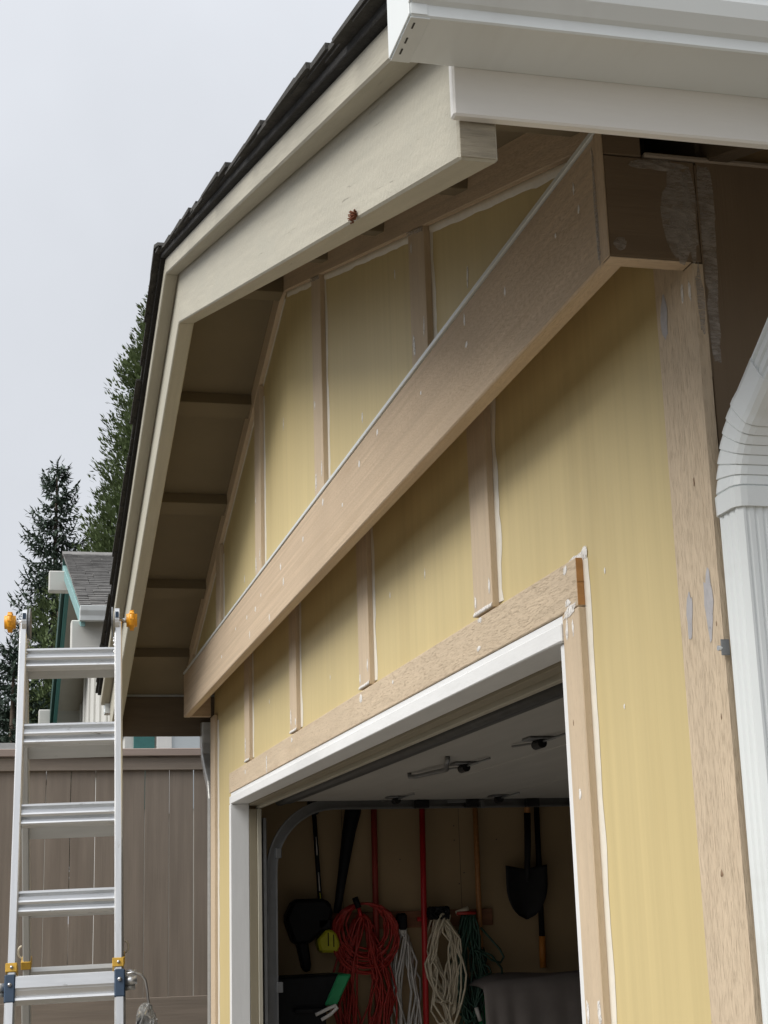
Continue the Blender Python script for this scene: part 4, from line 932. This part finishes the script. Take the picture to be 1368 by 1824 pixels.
# eave gutter, beams
hg_ = [(nxa+0.01, zea+0.02), (nxa+0.01, zea-0.13), (nxa+0.09, zea-0.13), (nxa+0.10, zea-0.08), (nxa+0.13, zea-0.03), (nxa+0.14, zea+0.02)]
prism('gutter', H, 'white_alu', hg_, 'y', yrk-0.03, yend, 0.004)
for (xc, z0, z1, yl) in ((nxa-0.32, 4.17, 4.56, -0.48), (nxm+0.62, 5.86, 6.14, -0.60), (nxf+0.75, 4.60, 4.92, -0.58)):
    box('outrigger_beam', H, 'house_white', (xc-0.10, xc+0.10), (yl, ywl-0.001), (z0, z1), 0.012, 'y')
box('soffit_board', H, 'dark_timber', (nxf+0.55, nxf+0.85), (yrk+0.1, ywl-0.002), (4.93, 4.99), 0.004, 'y')
prism('rear_wall', H, 'house_white', [(nxf+0.6, 0.7), (nxa-0.45, 0.7), (nxa-0.45, zea), (nxm, zri-0.12), (nxf+0.6, zea)], 'y', yend-0.2, yend-0.05)
box('far_side_wall', H, 'house_cream', (nxf+0.6, nxf+0.75), (ywl+0.151, yend-0.21), (0.7, zea), 0, 'y')
# little shed roof just above the fence at left
SH = thing('garden_shed', 'low shed with grey shingle roof peeking over fence at far left', 'shed', (-12, -1.6, 0.7))
box('wall', SH, 'house_cream', (-12.8, -11.2), (-2.6, -0.75), (0.7, 2.62), 0.01)
prism('roof', SH, 'shingle_grey', [(-13.0, 2.64), (-11.0, 2.64), (-11.0, 2.70), (-12.0, 3.06), (-13.0, 2.70)], 'y', -2.8, -0.66, 0.01)

# ------------------------------------------------------------------ trees
def leafy(name, label, cat, base, build, leafmat, trunk_h, trunk_r, group):
    T_ = thing(name, label, cat, base, group)
    b = Vector(base)
    tube('trunk', T_, 'bark', [b, b+Vector((0.03, 0.02, trunk_h*0.5)), b+Vector((0, 0, trunk_h))], [trunk_r, trunk_r*0.6, 0.02], 8)
    V, F = build(); o = raw('crown', V, F, leafmat, T_, Matrix.Translation(b))
    return T_
def spray(V, F, p, d, ln, wd, rnd, n=3):
    """a little fan of needle-clad twigs: thin kites"""
    d = d.normalized()
    for _ in range(n):
        dd = (d+Vector((rnd.uniform(-.55, .55), rnd.uniform(-.55, .55), rnd.uniform(-.45, .35)))).normalized()
        s = dd.cross(Vector((rnd.uniform(-1, 1), rnd.uniform(-1, 1), rnd.uniform(-1, 1))))
        s = s.normalized() if s.length > 1e-3 else Vector((0, 0, 1))
        l_ = ln*rnd.uniform(0.6, 1.2); w_ = wd*rnd.uniform(0.7, 1.2); b0 = len(V)
        V += [p, p+dd*l_*0.45+s*w_, p+dd*l_, p+dd*l_*0.45-s*w_]; F.append((b0, b0+1, b0+2, b0+3))
def kite(V, F, p, d, ln, wd, rnd):
    s_ = d.cross(Vector((rnd.uniform(-0.4, 0.4), rnd.uniform(-0.4, 0.4), 1)))
    s_ = s_.normalized()*wd; b0 = len(V)
    V += [p, p+d*ln*0.4+s_, p+d*ln, p+d*ln*0.4-s_]; F.append((b0, b0+1, b0+2, b0+3))
def spruce(h, z_lo, rate, seedv, dens=1.0, rmax=3.0, gap=0.2):
    """whorls of boughs; every bough is a herringbone of needle-clad twigs with hanging side sprays"""
    rnd = random.Random(seedv)
    def f():
        V = []; F = []
        for k in range(14): kite(V, F, Vector((0, 0, h-0.05*k)), Vector((rnd.uniform(-.6, .6), rnd.uniform(-.6, .6), 1)).normalized(), 0.22+0.01*k, 0.02, rnd)
        z = h-0.2
        while z > z_lo:
            r = min(rmax, 0.16+(h-z)*rate)
            for b in range(int(5+3*rnd.random())):
                a = rnd.uniform(0, 6.283); rr = r*rnd.uniform(0.5, 1.2); dirv = Vector((math.cos(a), math.sin(a), 0)); latv = Vector((-dirv.y, dirv.x, 0))
                droop = rnd.uniform(0.08, 0.32); lift = rnd.uniform(0.25, 0.45); zz = z+rnd.uniform(-0.1, 0.1)
                n = max(5, int(rr/0.075*dens))
                for s in range(n+1):
                    t = s/n; p = dirv*rr*t+Vector((0, 0, zz-rr*droop*math.sin(t*2.2)+lift*rr*t**3))
                    tg = (dirv+Vector((0, 0, -droop*2.2*math.cos(t*2.2)+3*lift*t*t))).normalized()
                    if t < 0.12 and rnd.random() < 0.6: continue
                    kite(V, F, p, tg, 0.17, 0.022, rnd)
                    tl = (0.10+0.30*rr*(1-t)*min(1, t*3))*rnd.uniform(0.6, 1.15)
                    for sg in (-1, 1):
                        d = (tg*0.75+latv*sg+Vector((0, 0, rnd.uniform(-0.45, 0.05)))).normalized()
                        kite(V, F, p, d, min(0.30, tl), 0.034, rnd)
                        q = 0.10
                        while q < tl:
                            pp = p+d*q
                            kite(V, F, pp, (d+tg*0.9+Vector((0, 0, rnd.uniform(-0.6, 0.1)))).normalized(), 0.15, 0.028, rnd)
                            kite(V, F, pp, (d*0.6+Vector((rnd.uniform(-.3, .3), rnd.uniform(-.3, .3), -0.8))).normalized(), 0.13, 0.026, rnd)
                            q += 0.10
            z -= rnd.uniform(0.7, 1.3)*gap
        return V, F
    return f
def cypress(h, z_lo, rate, seedv, n=1500, rmax=2.6, leaf=0.10, dens=26):
    """upright plumes packed round a cone, each plume a tuft of small flat sprays"""
    rnd = random.Random(seedv)
    def f():
        V = []; F = []
        for k in range(n):
            u = rnd.random()**0.62; z = h-(h-z_lo)*u
            if k < 14: z = h-0.10*k
            r0 = min(rmax, 0.06+(h-z)*rate); a = rnd.uniform(0, 6.283)
            lob = 0.80+0.34*noise.noise(Vector((math.cos(a)*1.7+seedv, math.sin(a)*1.7, z*0.8)))
            r = r0*lob*rnd.uniform(0.6, 1.0)
            c = Vector((math.cos(a)*r, math.sin(a)*r, z)); ax = Vector((math.cos(a)*0.75, math.sin(a)*0.75, 0.8)).normalized()
            ln = rnd.uniform(0.22, 0.5)*min(1, 0.35+r0)*(leaf/0.10); wd = ln*0.42
            for q in range(dens):
                t = rnd.random(); rad = wd*(1-t)**0.7*(0.35+t*1.2)
                o = Vector((rnd.gauss(0, 1), rnd.gauss(0, 1), rnd.gauss(0, 1)))*rad*0.5
                d = (ax+o/ max(0.05, wd)*1.1+Vector((0, 0, rnd.uniform(-0.3, 0.4)))).normalized()
                kite(V, F, c+ax*ln*t+o, d, leaf*rnd.uniform(0.6, 1.2), leaf*0.2, rnd)
        return V, F
    return f
GR = 'trees behind the fence'
leafy('spruce_tree', 'tall thin-topped dark spruce rising left of the neighbour roof', 'tree', (-31.6, -0.17, 0.7), spruce(10.65, 2.6, 0.30, 2, 1.0, 3.0, 0.17), 'spruce_leaf', 10.3, 0.16, GR)
leafy('cypress_tree', 'tall green cypress half hidden behind the garage roof', 'tree', (-30.5, 2.05, 0.7), cypress(14.6, 4.0, 0.285, 8, 3400, 2.9, 0.13, 26), 'cypress_leaf', 13.5, 0.22, GR)
leafy('pine_tree', 'dark broad conifer at the left edge behind the ladder', 'tree', (-25.5, -2.35, 0.7), spruce(7.3, 1.4, 0.36, 15, 0.9, 2.4, 0.22), 'dark_leaf', 7.0, 0.15, GR)
leafy('pine_tree', 'dark low conifer between ladder top and neighbour house', 'tree', (-28.0, -1.0, 0.7), spruce(6.0, 1.4, 0.4, 25, 0.9, 1.6, 0.22), 'dark_leaf', 5.6, 0.15, GR)
leafy('cypress_tree', 'narrow green conifer against the green trim of the house', 'tree', (-29.0, -0.15, 0.7), cypress(7.4, 0.8, 0.5, 18, 700, 0.75, 0.11, 22), 'cypress_leaf', 6.8, 0.12, GR)
leafy('shrub', 'yellow-green shrub topping the fence at far left', 'shrub', (-13.6, -1.42, 0.7), cypress(2.55, 0.5, 0.6, 28, 500, 0.55, 0.06, 22), 'gold_leaf', 1.9, 0.04, 'shrubs behind the fence')

# unseen foliage added behind the camera, blocking low sky to deepen the garage shade
def blocker_mesh():
    rnd = random.Random(77); V = []; F = []
    for k in range(9000):
        x = rnd.uniform(-15, 17); z = rnd.uniform(0.1, 2.4)*(1+0.08*noise.noise(Vector((x*0.5, 0, 0)))); yy = rnd.uniform(-0.9, 0.9)
        p = Vector((x, yy, z)); d = Vector((rnd.uniform(-1, 1), rnd.uniform(-1, 1), rnd.uniform(-0.3, 1)))
        spray(V, F, p, d, 0.75, 0.19, rnd, 2)
    return V, F
HG = thing('light_blocker', 'added unseen foliage behind the camera that blocks low sky light', 'light_blocker', (0, -8.5, 0))
hv, hf = blocker_mesh(); raw('crown', hv, hf, 'dark_leaf', HG, Matrix.Translation((0, -8.5, 0)))
for xx in range(-14, 17, 3): tube('trunk', HG, 'bark', [(xx, -8.5, 0), (xx+0.1, -8.5, 3.5)], [0.09, 0.04], 6)
